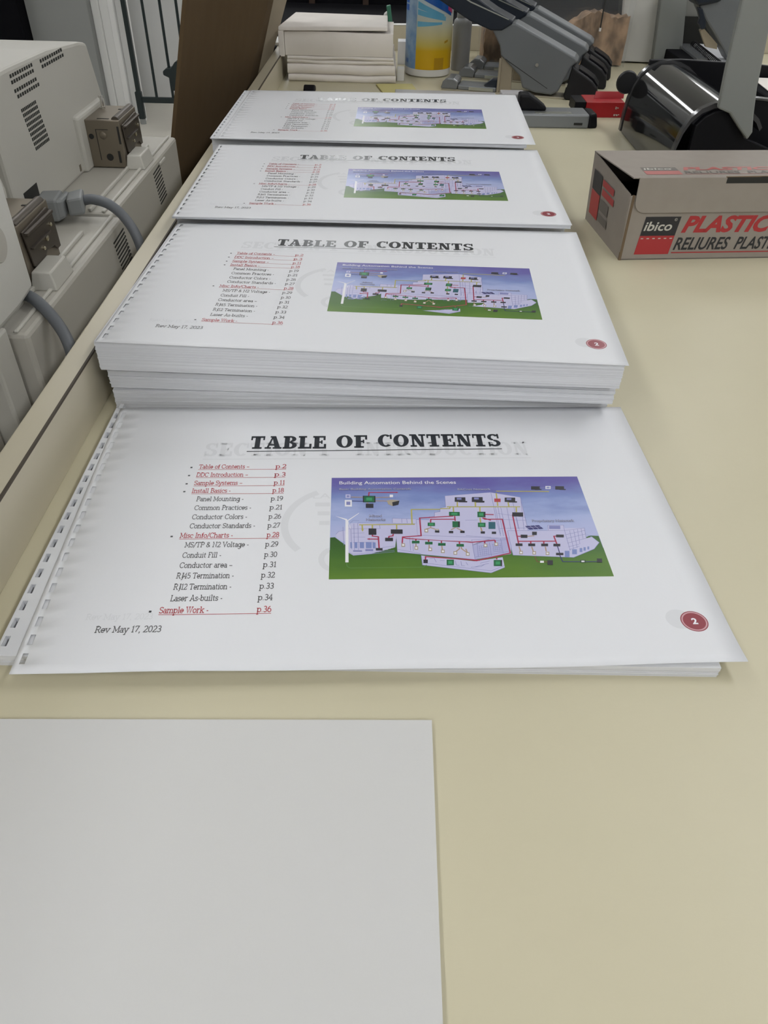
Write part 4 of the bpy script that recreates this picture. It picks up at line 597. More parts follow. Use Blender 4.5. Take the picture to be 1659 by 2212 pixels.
def page_prints():
    """flat geometry of everything printed on the page: name -> list of (layer, ink, verts, faces)"""
    P = {k: [] for k in ('show_through_heading', 'show_through_logo', 'show_through_date', 'show_through_badge', 'title_text', 'contents_text', 'date_text', 'illustration', 'page_badge')}
    def poly(part, layer, key, pts): P[part].append((layer, key, pts, [tuple(range(len(pts)))]))
    def text(part, layer, key, vf): P[part].append((layer, key, vf[0], vf[1]))
    def rib(part, layer, key, pts, w):
        o = ([], [])
        ribbon(o, pts, w / 2, w / 2)
        P[part].append((layer, key, o[0], o[1]))
    # show-through of the next page
    for s, a, b in (('SECTION', 79, 161), ('1', 170, 178), ('-', 183, 191), ('INTRODUCTION', 199, 339)):
        text('show_through_heading', 0, 'ghost', heavy_text(s, a, b, 209.5, 18))
    rib('show_through_heading', 0, 'ghost', [(79, 205.6), (339, 205.6)], 1.0)
    rib('show_through_logo', 0, 'ghost', arc(190.5, 128, 42.5, 40, 118, 222, 24), 5.2)
    rib('show_through_logo', 0, 'ghost', arc(184, 92, 9, 10, 90, 260, 10), 4)
    for a, v in ((169, 149.5), (171, 139.5), (172.5, 129)): rib('show_through_logo', 0, 'ghost', [(a, v), (180, v)], 4.4)
    vs, fs = sans_text('LA', 6.0, .06)
    text('show_through_logo', 0, 'ghost', (fit(vs, 167, 180, 156.5), fs))
    text('show_through_date', 0, 'ghost', slab_text('Rev May 17, 2023', 31, 72, 40.3, 5, .05))
    poly('show_through_badge', 0, 'ghost', arc(402, 35, 8.5, 8, 0, 360, 28)[:-1])
    # title
    for s, a, b, v in (('TABLE', 114.2, 175.2, 219.2), ('OF', 183.4, 208.6, 220.1), ('CONTENTS', 217.2, 317.6, 221.2)):
        text('title_text', 1, 'black', heavy_text(s, a, b, v, 17.6))
    rib('title_text', 1, 'black', [(112.2, 215.7), (317.5, 218)], 1.0)
    # contents
    for s, pn, v, u0, ue, us, red in CONTENTS:
        k = 'red' if red else 'grey'
        text('contents_text', 1, k, slab_text(s, u0, ue, v, 5.5, .068, .060, .09))
        text('contents_text', 1, k, slab_text(pn, us, 145.0, v, 5.5, .068, .060, .09))
        if red:
            rib('contents_text', 1, k, [(u0, v - 1.0), (145, v - 1.0)], .45)
            if ue < 112: pass
            cx, cy = u0 - 5.6, v + 1.7
            poly('contents_text', 1, 'black', [(cx - .8, cy - .8), (cx + .8, cy - .8), (cx + .8, cy + .8), (cx - .8, cy + .8)])
    text('date_text', 1, 'grey', slab_text('Rev May 17, 2023', 39.3, 79.2, 29.8, 5.4, .068, .06, .09))
    # picture
    OX, OY, IW, IH = 180.5, 73.0, 190.0, 108.0
    nx, ny = 10, 6
    sky = [(OX + IW * i / nx, OY + 28 + (IH - 28) * j / ny) for j in range(ny + 1) for i in range(nx + 1)]
    P['illustration'].append((1, 'sky', sky, [(j * 11 + i, j * 11 + i + 1, j * 11 + i + 12, j * 11 + i + 11) for j in range(ny) for i in range(nx)]))
    gr = [(OX + IW * i / nx, OY + 28 * j / 2) for j in range(3) for i in range(nx + 1)]
    P['illustration'].append((1, 'grass', gr, [(j * 11 + i, j * 11 + i + 1, j * 11 + i + 12, j * 11 + i + 11) for j in range(2) for i in range(nx)]))
    for k, e in enumerate(ILLUSTRATION):
        lay = 2 + k * 0.02
        if e[0] == 'p': poly('illustration', lay, e[1], [(OX + a, OY + b) for a, b in e[2]])
        else: rib('illustration', lay, e[1], [(OX + a, OY + b) for a, b in e[3]], e[2] * (1.3 if e[1].startswith('wire') else 1.1))
    for s, c, a, b, size, bold in CAPTIONS:
        for k, (cc, bb) in enumerate(((c, .045),) if c == 'white' else ((c, .15), ('caption_light', .015))):
            vs, fs = sans_text(s, size * .62, bb)
            text('illustration', 9.2 + .5 * k, cc, (fit(vs, OX + a[0], OX + b[0], OY + (a[1] + b[1]) / 2), fs))
    # page number badge
    poly('page_badge', 1, 'badge', arc(411, 33, 8.6, 8.4, 0, 360, 36)[:-1])
    rib('page_badge', 2, 'pink', arc(411, 33, 7.5, 7.3, 0, 360, 36), .9)
    vs, fs = sans_text('2', 4.6, .22)
    text('page_badge', 2, 'white', (fit(vs, 409.4, 412.9, 30.8), fs))
    return P
PRINTS = page_prints()

def bilin(c, u, v):
    """corner heights FL, FR, BR, BL"""
    s, t = u / PW, v / PD
    return c[0] * (1 - s) * (1 - t) + c[1] * s * (1 - t) + c[2] * s * t + c[3] * (1 - s) * t

def printed_page(loc, rz, corners, label, wave=0.0):
    """one sheet with its punched holes and everything printed on it"""
    def h(u, v):
        e = max(0.0, 1 - v / 30.0)
        w = wave * e * e * (math.sin(u / 62.0 + .6) + .5 * math.sin(u / 29.0)) * min(1, max(0, (u - 40) / 60))
        return bilin(corners, u, v) + w
    t = thing('printed_page', loc, label, 'printed page', rz, 'contents pages on the paper stacks', local=True)
    us = [-1.5, 1.8, 5.0] + [20 + (PW - 20) * i / 24 for i in range(25)]
    vs = [0.0]
    for c in HOLES: vs += [c - 4, c + 4]
    vs.append(PD)
    m = MB()
    for v in vs:
        for u in us: m.v.append((u / 1000, v / 1000, h(u, v)))
    k = len(us)
    for j in range(len(vs) - 1):
        for i in range(k - 1):
            if i == 1 and j % 2 == 1: continue
            m.f.append((j * k + i, j * k + i + 1, (j + 1) * k + i + 1, (j + 1) * k + i)); m.m.append(0)
    o = m.build('sheet', M['paper'], t, smooth=30)
    s = o.modifiers.new('thickness', 'SOLIDIFY')
    s.thickness = 0.00022
    s.offset = -1
    for part, items in PRINTS.items():
        m = MB()
        keys = []
        for lay, key, pv, pf in items:
            if key not in keys: keys.append(key)
            m.add([(u / 1000, v / 1000, h(u, v) + 0.00006 + lay * 0.00003) for u, v in pv], pf, keys.index(key))
        po = m.build(part, [INK[q] for q in keys], t, smooth='keep')
        for p in po.data.polygons:
            if p.normal.z < 0: p.flip()
        po.data.update()
    return t

def paper_block(loc, rz, z0, corners, label, w=PW, d=PD, jit=.35, step=1.3, group='blocks of punched paper', mats=None, holes=True, seed=1):
    """a block of punched sheets: thin layers with slightly uneven edges; corners = top heights (m) at FL, FR, BR, BL, all above z0"""
    rnd = random.Random(seed)
    top = max(corners)
    n = max(2, int((top - z0) * 1000 / step))
    m = MB()
    nu = 14
    for k in range(n):
        a, b = k / n, (k + 1) / n
        jx, jy = rnd.uniform(-jit, jit), rnd.uniform(-jit, jit)
        def cell(u0, u1, v0, v1, q):
            vv = []
            for f in (a, b):
                for (u, v) in ((u0, v0), (u1, v0), (u1, v1), (u0, v1)):
                    vv.append(((u + jx) / 1000, (v + jy) / 1000, z0 + f * (bilin(corners, u, v) - z0)))
            m.add(vv, q)
        ALL = [(3, 2, 1, 0), (4, 5, 6, 7), (0, 1, 5, 4), (1, 2, 6, 5), (2, 3, 7, 6), (3, 0, 4, 7)]
        x0 = 5.0 if holes else 0.0
        for i in range(nu):
            q = [ALL[0], ALL[1], ALL[2], ALL[4]] + ([ALL[3]] if i == nu - 1 else []) + ([ALL[5]] if i == 0 else [])
            cell(x0 + (w - x0) * i / nu, x0 + (w - x0) * (i + 1) / nu, 0, d, q)
        if holes:
            cell(0, 1.8, 0, d, ALL)
            e = 0.0
            for c in HOLES:
                cell(1.8, 5.0, e, c - 4, ALL); e = c + 4
            cell(1.8, 5.0, e, d, ALL)
    t = thing('paper_block', loc, label, 'paper stack', rz, group, local=True)
    o = m.build('sheets', mats or M['edges'], t, smooth='keep')
    return t

# nearest stack: page on a thin block that sits a little to the left of it
paper_block((-0.2285, 0.2785, 0), 0.012, 0.0, (.0095, .0090, .0100, .0105), 'thin block of punched paper under the nearest contents page, sticking out at its left', seed=3, d=266)
printed_page((-0.2116463, 0.26436789, 0), 0.0516, (.0108, .0105, .0109, .0108), 'nearest printed contents page, lying flat on the thinnest paper stack', wave=0.0011)
# second stack: three blocks
paper_block((-0.2365, 0.5570, 0), 0.022, 0.0, (.0200, .0190, .0195, .0200), 'bottom block of punched paper in the tall second stack', seed=4, w=PW - 2, d=262)
paper_block((-0.2385, 0.5605, 0), -0.014, 0.0205, (.0415, .0365, .038, .040), 'middle block of punched paper in the tall second stack', seed=5, w=PW, d=268, jit=.5)
paper_block((-0.2405, 0.5530, 0), -0.0205, 0.0420, (.0684, .0640, .0686, .0653), 'top block of punched paper in the tall second stack', seed=6, w=PW + 1, d=274)
printed_page((-0.2369, 0.5508, 0), -0.0205, (.0692, .0652, .0698, .0665), 'second nearest contents page, on top of the tall stack of three blocks')
# third and fourth stacks: a tall block and, on it, a thinner one reaching forward over the stack in front
paper_block((-0.2385, 0.8430, 0), -0.001, 0.0, (.0690, .0710, .0712, .0690), 'tall block of punched paper behind the stack of three blocks', seed=8, w=PW - 1, d=262)
paper_block((-0.2385, 0.8250, 0), -0.0005, 0.0718, (.0738, .0757, .0767, .0735), 'thin layer of punched paper just under the third contents page', seed=12, w=PW + 1, d=276, step=.8)
printed_page((-0.2366, 0.8235, 0), -0.0005, (.0744, .0765, .0775, .0742), 'third contents page away, between the second and the farthest page')
paper_block((-0.2520, 1.1240, 0), -0.012, 0.0, (.0755, .0770, .0780, .0770), 'farthest block of punched paper, nearest the pile of folded sheets', seed=9, w=PW, d=268)
paper_block((-0.2510, 1.1110, 0), -0.0149, 0.0786, (.0798, .0838, .0864, .0820), 'thin layer of punched paper under the farthest page, sticking out at its left', seed=13, w=PW, d=276, step=.8)
printed_page((-0.2395, 1.1080, 0), -0.0149, (.0804, .0845, .0872, .0828), 'farthest contents page with its print washed out by glare')
# blank sheets in the foreground
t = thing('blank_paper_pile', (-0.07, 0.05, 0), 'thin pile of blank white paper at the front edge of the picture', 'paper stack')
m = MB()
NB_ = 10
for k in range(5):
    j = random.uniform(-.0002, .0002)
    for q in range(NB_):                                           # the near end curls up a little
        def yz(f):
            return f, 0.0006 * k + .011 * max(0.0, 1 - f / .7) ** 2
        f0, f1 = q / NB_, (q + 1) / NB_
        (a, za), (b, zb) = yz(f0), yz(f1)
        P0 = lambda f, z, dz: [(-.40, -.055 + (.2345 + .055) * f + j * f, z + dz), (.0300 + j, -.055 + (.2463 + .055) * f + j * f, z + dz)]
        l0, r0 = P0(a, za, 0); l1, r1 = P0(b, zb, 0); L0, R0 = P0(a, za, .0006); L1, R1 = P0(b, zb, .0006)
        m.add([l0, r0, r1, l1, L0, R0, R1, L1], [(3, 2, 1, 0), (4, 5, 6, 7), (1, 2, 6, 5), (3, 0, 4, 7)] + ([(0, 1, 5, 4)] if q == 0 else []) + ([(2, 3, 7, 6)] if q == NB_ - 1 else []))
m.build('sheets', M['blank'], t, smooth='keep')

# ------------------------------------------------------------------ left of the counter: two white printers
def printer(dy, dx, b0, b1, label, vents, near=False):
    t = thing('desktop_printer', (-0.55 + dx, 1.08 + dy, -0.30), label, 'printer', group='white printers beside the counter')
    def Y(*a): return [y + dy for y in a]
    X0, XP, XB = -0.80 + dx, -0.4224 + dx, -0.340 + dx
    # lower housing with the ribs along its upper edge
    m = MB()
    m.box(X0, XB, b0, b1, -0.30, 0.0395)
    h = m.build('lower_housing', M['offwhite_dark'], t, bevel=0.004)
    m = MB()
    m.box(XB - .030, XB - .026, b0 + .004, b1 - .06, 0.0395, 0.0440)
    m.box(XB - .013, XB - .009, b0 + .002, b1 - .004, 0.0395, 0.0425)
    m.build('edge_rib', M['offwhite'], h, bevel=0.0012)
    m = MB()
    if near:
        m.box(XB, XB + .007, b0 + .055, b0 + .215, -.022, -.014)
        m.box(XB, XB + .007, b0 + .055, b0 + .063, -.052, -.022)
    else:
        m.box(XB, XB + .003, b1 - .115, b1 - .085, .029, .034)
    m.build('side_ledge', M['offwhite'], h, bevel=0.0015)
    m = MB()
    y0, y1, z1, n = vents
    for k in range(n):
        z = z1 - .0050 * k
        o = .0014 * k
        m.add([(XB + .0006, y0 + o, z - .0032), (XB + .0006, y1 + o, z - .0006), (XB + .0006, y1 + o, z + .0012), (XB + .0006, y0 + o, z - .0014),
               (XB - .001, y0 + o, z - .0032), (XB - .001, y1 + o, z - .0006), (XB - .001, y1 + o, z + .0012), (XB - .001, y0 + o, z - .0014)],
              [(0, 1, 2, 3), (7, 6, 5, 4), (0, 4, 5, 1), (1, 5, 6, 2), (2, 6, 7, 3), (3, 7, 4, 0)])
    m.build('vent_slots', M['hole'], h)
    # raised cap at the front of the ribs
    m = MB()
    ya, yb = Y(1.098, 1.148)
    m.slab8([(XB - .030, ya, .0395), (XB - .004, ya, .0395), (XB - .004, yb, .0395), (XB - .030, yb, .0395)],
            [(XB - .027, ya + .003, .0575), (XB - .008, ya + .003, .0575), (XB - .008, yb - .003, .0575), (XB - .027, yb - .003, .0575)])
    m.build('raised_cap', M['offwhite'], t, bevel=0.0015)
    # upper body
    m = MB()
    poly = [(.86, .0395), (1.205, .0395), (1.214, .10), (1.189, .176), (1.16, .1815), (1.05, .190), (.93, .1925), (.86, .192)]
    m.prism([(a + dy, b) for a, b in poly], 'x', X0, XP)
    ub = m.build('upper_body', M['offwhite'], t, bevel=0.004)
    # groups of small vent holes on the side panel
    groups = [(.930, .998, .1855, .0060, 2, .000), (1.020, 1.098, .1845, .0060, 2, .002), (.932, 1.000, .1705, .0062, 2, .004),
              (.936, .982, .1500, .0054, 9, .0014)]
    if near:
        m = MB(); m.prism([(.10, .0505), (.645, .0505), (.682, .0545), (.682, .36), (.10, .36)], 'x', -.80, -.340)
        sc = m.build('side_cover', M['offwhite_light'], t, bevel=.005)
        m = MB(); m.prism([(.10, -.30), (.575, -.30), (.575, .0500), (.10, .0500)], 'x', -.80, -.358)
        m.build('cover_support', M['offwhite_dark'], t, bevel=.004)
        m = MB(); m.box(-.372, -.340, .576, .610, -.30, .0500); m.build('corner_post', M['offwhite'], t, bevel=.003)
        m = MB(); m.lathe([(.0155, 0), (.0150, .0006)], (-.340, .640, .112), 28, axis='x'); m.build('moulded_ring', M['offwhite_dark'], sc, smooth=40)
    if not near:
        for (ya, yb, z, dz, n, sh) in groups:
            g = MB()
            for r in range(n):
                for k in range(10):
                    yy = ya + (yb - ya) * k / 10 + dy + sh * r
                    w = (yb - ya) / 10 * .62
                    zz = z - dz * r
                    g.box(XP - .002, XP + .0004, yy, yy + w, zz - .0034, zz)
            g.build('vent_grille', M['hole'], ub)
        g = MB(); g.box(XP - .004, XP + .0005, .885 + dy, .925 + dy, .045, .074); g.build('plug_recess', M['hole'], ub)
        g = MB(); g.box(XP - .002, XP + .0004, 1.066 + dy, 1.072 + dy, .045, .053); g.build('small_latch', M['bracket'], ub)
    # boss that carries the bracket
    m = MB()
    ya, yb = Y(1.078, 1.200)
    m.slab8([(XP - .01, ya, .0395), (XP + .006, ya + .004, .0395), (XP + .006, yb, .0395), (XP - .01, yb, .0395)],
            [(XP - .01, ya, .112), (XP + .006, ya + .004, .107), (XP + .006, yb, .107), (XP - .01, yb, .112)])
    m.build('bracket_boss', M['offwhite'], t, bevel=0.003)
    # the steel bracket
    bx0, bx1 = XP + .0055, XP + .0525
    ya, yb = Y(1.103, 1.184)
    m = MB()
    m.box(bx0, bx1, ya, yb, .0405, .1005)
    br = m.build('steel_bracket', M['bracket'], t, bevel=0.0012)
    m = MB()
    for (x, z, r) in ((bx0 + .006, .080, .0034), (bx0 + .026, .054, .0046)):
        m = MB()
        m.lathe([(r, 0), (r, .001)], (x, ya - .0006, z), 20, axis='y')
        m.build('bolt_hole', M['hole'], br, smooth=40)
    for q in ((bx0 + .0425, bx0 + .0450, ya - .0006, ya + .001, .071, .093), (bx0 + .0380, bx0 + .0410, ya - .0006, ya + .001, .047, .062),
              (bx0 + .016, bx0 + .032, ya + .006, ya + .008, .0996, .1010), (bx0 + .030, bx0 + .038, ya + .058, ya + .061, .0996, .1010)):
        m = MB(); m.box(*q); m.build('bracket_slot', M['hole'], br)
    m = MB()
    m.box(bx0 + .0130, bx0 + .0138, ya - .0005, ya + .001, .050, .089)
    m.box(bx0 + .0130, bx0 + .0300, ya - .0005, ya + .001, .0885, .0891)
    m.build('pressed_outline', M['hole'], br)
    m = MB(); m.ball((bx0 + .022, ya - .0002, .0815), .0048, sy=.35); m.build('rivet', M['bracket'], br, smooth=60)
    m = MB(); m.lathe([(.0035, 0), (.0035, .003), (.0022, .003), (.0022, .014), (.0033, .014), (.0033, .0165)], (bx0 + .008, yb - .020, .1005), 16)
    m.build('top_screw', M['steel'], br, smooth=40)
    # hinge plates on its right side
    m = MB()
    m.tube([(bx1 - .006, ya + .004, .0990), (bx1 - .006, yb - .004, .0990)], .0055, 12)
    m.build('hinge_roll', M['bracket_dark'], br, smooth=40)
    m = MB()
    m.prism([(ya + .004, .094), (ya + .070, .096), (ya + .080, .088), (ya + .081, .052), (ya + .072, .052), (ya + .066, .058), (ya + .046, .060), (ya + .030, .050), (ya + .010, .058)], 'x', bx1 + .001, bx1 + .003)
    m.box(bx1 + .001, bx1 + .007, ya + .006, ya + .074, .0895, .0925)
    m.box(bx1 + .001, bx1 + .006, ya + .012, ya + .060, .0745, .0765)
    m.build('hinge_plate', M['bracket_dark'], br, bevel=0.0006)
    m = MB()
    for yy, zz, r in ((ya + .050, .072, .0032), (ya + .038, .066, .002), (ya + .066, .080, .002)):
        m = MB()
        m.lathe([(r, 0), (r, .002), (r * .5, .0028)], (bx1 + .003, yy, zz), 14, axis='x')
        m.build('hinge_screw', M['screw'], br, smooth=40)
    return t
printer(0.0, 0.0, 0.925, 1.268, 'white printer farther along the counter rail, with side vents and steel bracket', (1.118, 1.156, .030, 10))
printer(-0.392, 0.014, 0.615, 0.918, 'white printer nearest the camera, its side panel cut off by the left edge', (.872, .914, .026, 10), near=True)

def plug_cable(name, plug, path, label):
    t = thing(name, path[0], label, 'cable')
    m = MB(); m.tube(smooth_path(path), .0058, 12); m.build('cord', M['cable'], t, smooth=50)
    if plug:
        m = MB()
        for (a, b, w0, w1, h0, h1) in plug:
            a, b = Vector(a), Vector(b)
            d = (b - a).normalized()
            s = Vector((d.y, -d.x, 0)).normalized()
            q = lambda p, w, h: [p - s * w - Vector((0, 0, h)), p + s * w - Vector((0, 0, h)), p + s * w + Vector((0, 0, h)), p - s * w + Vector((0, 0, h))]
            m.slab8(q(a, w0, h0), q(b, w1, h1))
        m.build('plug', M['plug'], t, bevel=0.003)
    return t
plug_cable('power_cable', [((-.412, .897, .0560), (-.388, .900, .0565), .019, .019, .0125, .0125), ((-.388, .900, .0565), (-.380, .900, .058), .019, .014, .0125, .010), ((-.380, .900, .0580), (-.362, .905, .0610), .014, .017, .010, .010)],
           [(-.364, .904, .0615), (-.350, .902, .064), (-.328, .893, .061), (-.309, .884, .047), (-.296, .875, .022), (-.290, .868, -.03), (-.290, .862, -.15)],
           'grey power cable with blocky plug between the two printers')
plug_cable('printer_cable', None, [(-.395, .700, .044), (-.368, .690, .046), (-.335, .668, .047), (-.305, .642, .026), (-.294, .622, -.01), (-.292, .61, -.12)],
           'grey cable running out under the nearest printer towards the rail')

# cardboard sheet and tan board standing behind the rail
def lean_sheet(name, a0, a1, b0, b1, th, mt, label, cat):
    """quad with its left edge a0->a1 and right edge b0->b1 (both going up), th thick backwards"""
    m = MB()
    q = [Vector(a0), Vector(b0), Vector(b1), Vector(a1)]
    n = (q[1] - q[0]).cross(q[3] - q[0]).normalized()
    if n.y < 0: n = -n
    m.slab8(q, [p + n * th for p in q])
    return solo(name, m, mt, label, cat)
def ext(p, q, z):
    p, q = Vector(p), Vector(q)
    t = (z - p.z) / (q.z - p.z)
    return p + (q - p) * t
aL, aH = (-.367, 1.35, .031), (-.322, 1.35, .208)
bL, bH = (-.309, 1.90, .018), (-.267, 1.90, .147)
lean_sheet('cardboard_sheet', ext(aL, aH, -.90), ext(aL, aH, .40), ext(bL, bH, -.90), ext(bL, bH, .40), .006, M['card'], 'large dark brown cardboard sheet leaning behind the counter rail', 'cardboard')
cL, cH = (-.345, 1.935, .02), (-.305, 1.935, .144)
dL, dH = (-.303, 1.96, .010), (-.250, 1.96, .150)
lean_sheet('tan_board', ext(cL, cH, -.90), ext(cL, cH, .40), ext(dL, dH, -.90), ext(dL, dH, .40), .012, M['board'], 'narrow tan board showing behind the right edge of the cardboard sheet', 'board')

# dark steel rack far behind the printers
t = thing('steel_rack', (-1.60, 5.25, FLOOR_Z), 'dark steel rack with thin upright rods, far behind the printers', 'rack')
m = MB(); m.box(-1.622, -1.582, 5.232, 5.268, FLOOR_Z + .03, -.735); m.build('post', M['darkgreen'], t, bevel=.006)
m = MB(); m.box(-1.613, -1.587, 5.238, 5.262, -.735, 1.05); m.build('post', M['darkgreen'], t)
for x in (-1.491, -1.388, -1.292):
    m = MB(); m.tube([(x, 5.25, -.78), (x, 5.25, 1.05)], .0085, 10); m.build('rod', M['darkgreen'], t, smooth=50)
m = MB(); m.box(-1.60, -1.0, 5.238, 5.262, -.797, -.765); m.build('bottom_rail', M['darkgreen'], t, bevel=.004)
m = MB(); m.box(-1.60, -1.0, 5.238, 5.262, 1.05, 1.08); m.build('top_rail', M['darkgreen'], t, bevel=.004)
m = MB(); m.lathe([(.018, 0), (.018, .03)], (-1.602, 5.25, FLOOR_Z), 14); m.build('foot', M['pillar'], t, smooth=40)
m = MB()
m.prism([(-1.42, -.615), (-1.40, -.60), (-1.37, -.60), (-1.34, -.565), (-1.30, -.55), (-1.30, -.63), (-1.345, -.66), (-1.345, -.72), (-1.375, -.72), (-1.385, -.65), (-1.42, -.635)], 'y', 5.21, 5.29)
m.build('clamp', M['darkgreen'], t, bevel=.006)
m = MB(); m.box(-3.2, -2.166, 5.1, 5.6, FLOOR_Z, 1.1)
solo('black_cupboard', m, M['black'], 'tall black cupboard beside the grey pillar, top left corner', 'cupboard', bevel=.004)

# ------------------------------------------------------------------ far end of the counter
def wavy_bundle(x0, x1, y0, y1, z0, z1, label, seed, name='folded_paper_bundle'):
    """folded sheets: rounded front fold, slightly wavy"""
    rnd = random.Random(seed)
    ph = rnd.uniform(0, 6)
    n, m = 14, MB()
    prof = []
    for i in range(n + 1):
        f = i / n
        dz = .0011 * math.sin(ph + f * 7) + .0006 * math.sin(f * 15)
        x = x0 + (x1 - x0) * f
        r = (z1 - z0) / 2
        row = [(x, y1, z0)]
        for k in range(7):
            a = -math.pi / 2 + math.pi * k / 6
            e = min(r, .006)
            row.append((x, y0 + e - e * math.cos(a), (z0 + z1) / 2 + (r * math.sin(a)) + dz * (1 if 0 < k < 6 else .2)))
        row.append((x, y1, z1))
        prof.append(row)
    k = len(prof[0])
    vs = [p for r_ in prof for p in r_]
    fs = [(i * k + j, (i + 1) * k + j, (i + 1) * k + (j + 1) % k, i * k + (j + 1) % k) for i in range(n) for j in range(k)]
    fs += [tuple(range(k)), tuple(range(n * k, n * k + k))[::-1]]
    m.add(vs, fs)
    return solo(name, m, M['oldpaper'], label, 'paper', 'folded sheets piled at the far left of the counter', smooth=50)
wavy_bundle(-.236, .001, 1.883, 2.06, .0000, .0145, 'lowest folded beige bundle in the pile at the far rail', 1)
wavy_bundle(-.237, -.001, 1.882, 2.06, .0150, .0345, 'second folded beige bundle from the bottom of the pile', 2)
wavy_bundle(-.237, -.004, 1.884, 2.06, .0350, .0425, 'thin third folded bundle from the bottom of the pile', 3)
wavy_bundle(-.236, -.005, 1.883, 2.05, .0430, .0500, 'thin fourth folded bundle under the tall sheaf', 5)
t = thing('paper_sheaf', (-.12, 1.95, .0505), 'tall pale sheaf with a smooth front near the top of the beige pile', 'paper', group='folded sheets piled at the far left of the counter')
m = MB()
n = 12
vs = []
for i in range(n + 1):
    f = i / n
    x = -.2395 + .2325 * f
    b = .0010 * math.sin(f * 9)
    for (y, z) in ((2.04, .0505), (1.884 + b, .0505), (1.8815 + b, .062), (1.880 + b, .080), (1.884 + b, .0945 + .001 * math.sin(f * 5)), (2.04, .0955)):
        vs.append((x, y, z))
m.add(vs, [(i * 6 + j, (i + 1) * 6 + j, (i + 1) * 6 + (j + 1) % 6, i * 6 + (j + 1) % 6) for i in range(n) for j in range(6)] + [tuple(range(6)), tuple(range(n * 6, n * 6 + 6))[::-1]])
m.build('sheets', M['oldpaper'], t, smooth=40)
t = thing('folded_cover_sheet', (-.13, 1.95, .096), 'topmost beige sheet of the pile, folded down over its left front corner', 'paper', group='folded sheets piled at the far left of the counter')
m = MB()
m.slab8([(-.2520, 1.874, .0965), (-.0190, 1.887, .0985), (-.0210, 2.050, .0985), (-.236, 2.080, .0965)], [(-.2510, 1.876, .1045), (-.0195, 1.889, .1065), (-.0215, 2.050, .1065), (-.236, 2.080, .1045)])
m.build('top_sheets', M['oldpaper'], t, bevel=.002)
m = MB()
m.slab8([(-.2525, 1.8745, .049), (-.2405, 1.8752, .049), (-.2405, 1.96, .052), (-.2525, 1.96, .052)], [(-.2520, 1.8745, .0965), (-.2405, 1.8752, .0965), (-.2405, 1.96, .0965), (-.2520, 1.96, .0965)])
m.build('hanging_flap', M['oldpaper'], t, bevel=.001)

# small white cartons between pile and bottle
m = MB(); m.box(.0035, .0195, 1.915, 1.945, 0, .024); solo('small_white_block', m, M['bottle'], 'tiny white block on the counter between beige pile and wipes bottle', 'block', bevel=.001)
m = MB(); m.box(.0040, .0280, 2.10, 2.14, 0, .048); solo('pale_carton', m, M['paper'], 'pale carton half hidden between beige pile and wipes bottle', 'carton', bevel=.001)
m = MB(); m.box(-.289, -.262, 1.99, 2.07, RZ, RZ + .006); solo('white_tape_piece', m, M['bottle'], 'crumpled white strip lying on the rail beside the cardboard sheet', 'strip', bevel=.002)
m = MB(); m.prism([(1.762, .0), (1.80, .0), (1.795, .012), (1.780, .015), (1.768, .009)], 'x', -.192, -.168)
solo('binder_clip', m, M['blackplastic'], 'small black clip on the counter behind the farthest contents page', 'clip', bevel=.003)
m = MB(); m.add([(-.042, 1.866, .0004), (.037, 1.877, .0004), (.053, 1.775, .0004), (-.022, 1.768, .0004), (-.042, 1.866, .0030), (.037, 1.877, .0030), (.053, 1.775, .0030), (-.022, 1.768, .0030)],
               [(3, 2, 1, 0), (4, 5, 6, 7), (0, 1, 5, 4), (1, 2, 6, 5), (2, 3, 7, 6), (3, 0, 4, 7)])
solo('yellow_note_pad', m, M['yellow'], 'pale yellow note pad lying in front of the wipes bottle', 'note pad')

# bottle of wipes with its printed label
bc, br = (.0735, 2.003), .0522
t = thing('wipes_bottle', (bc[0], bc[1], 0), 'white wipes bottle with blue and yellow label behind the paper stacks', 'bottle')
m = MB()
m.lathe([(br - .006, 0), (br - .001, .003), (br, .009), (br, .215), (br - .004, .225), (br - .012, .232)], (bc[0], bc[1], 0), 48)
bo = m.build('bottle_body', M['bottle'], t, smooth=40)
m = MB(); m.lathe([(br - .010, .232), (br - .010, .262), (br - .014, .266)], (bc[0], bc[1], 0), 40); m.build('cap', M['lab_cyan'], t, smooth=40)
M['lab_main'] = ramp_mat('label_yellow_fade', [(0.0, (0.62, 0.36, 0.004)), (.20, (0.58, 0.36, 0.008)), (.26, (0.56, 0.45, 0.10)), (.46, (0.58, 0.57, 0.42)), (.62, (.50, .58, .62)), (1.0, (.44, .58, .70))], 'Z', .0165, .20, .3)
def label_patch(mb, a0, a1, z00, z01, z10, z11, r, n=16):
    """patch on the bottle between angles (deg, -90 faces the camera); lower and upper height at each end"""
    vs = []
    for i in range(n + 1):
        f = i / n
        a = R(a0 + (a1 - a0) * f)
        x, y = bc[0] + r * math.cos(a), bc[1] + r * math.sin(a)
        for k in range(3):
            g = k / 2
            lo, hi = z00 + (z10 - z00) * f, z01 + (z11 - z01) * f
            vs.append((x, y, lo + (hi - lo) * g))
    mb.add(vs, [(i * 3 + k, (i + 1) * 3 + k, (i + 1) * 3 + k + 1, i * 3 + k + 1) for i in range(n) for k in range(2)])
m = MB(); label_patch(m, -124, 60, .0165, .20, .0165, .20, br + .0003, 30); lb = m.build('label', M['lab_main'], t, smooth=60)
m = MB(); label_patch(m, -178, -124, .0185, .20, .0165, .20, br + .0003, 14); m.build('label_side_text', M['lab_side'], lb, smooth=60)
m = MB()
label_patch(m, -122, -60, .0985, .109, .104, .108, br + .0006)
label_patch(m, -122, -50, .121, .131, .110, .118, br + .0006)
label_patch(m, -122, -55, .133, .146, .116, .122, br + .0006)
m.build('label_rays', M['lab_cyan'], lb, smooth=60)
m = MB()
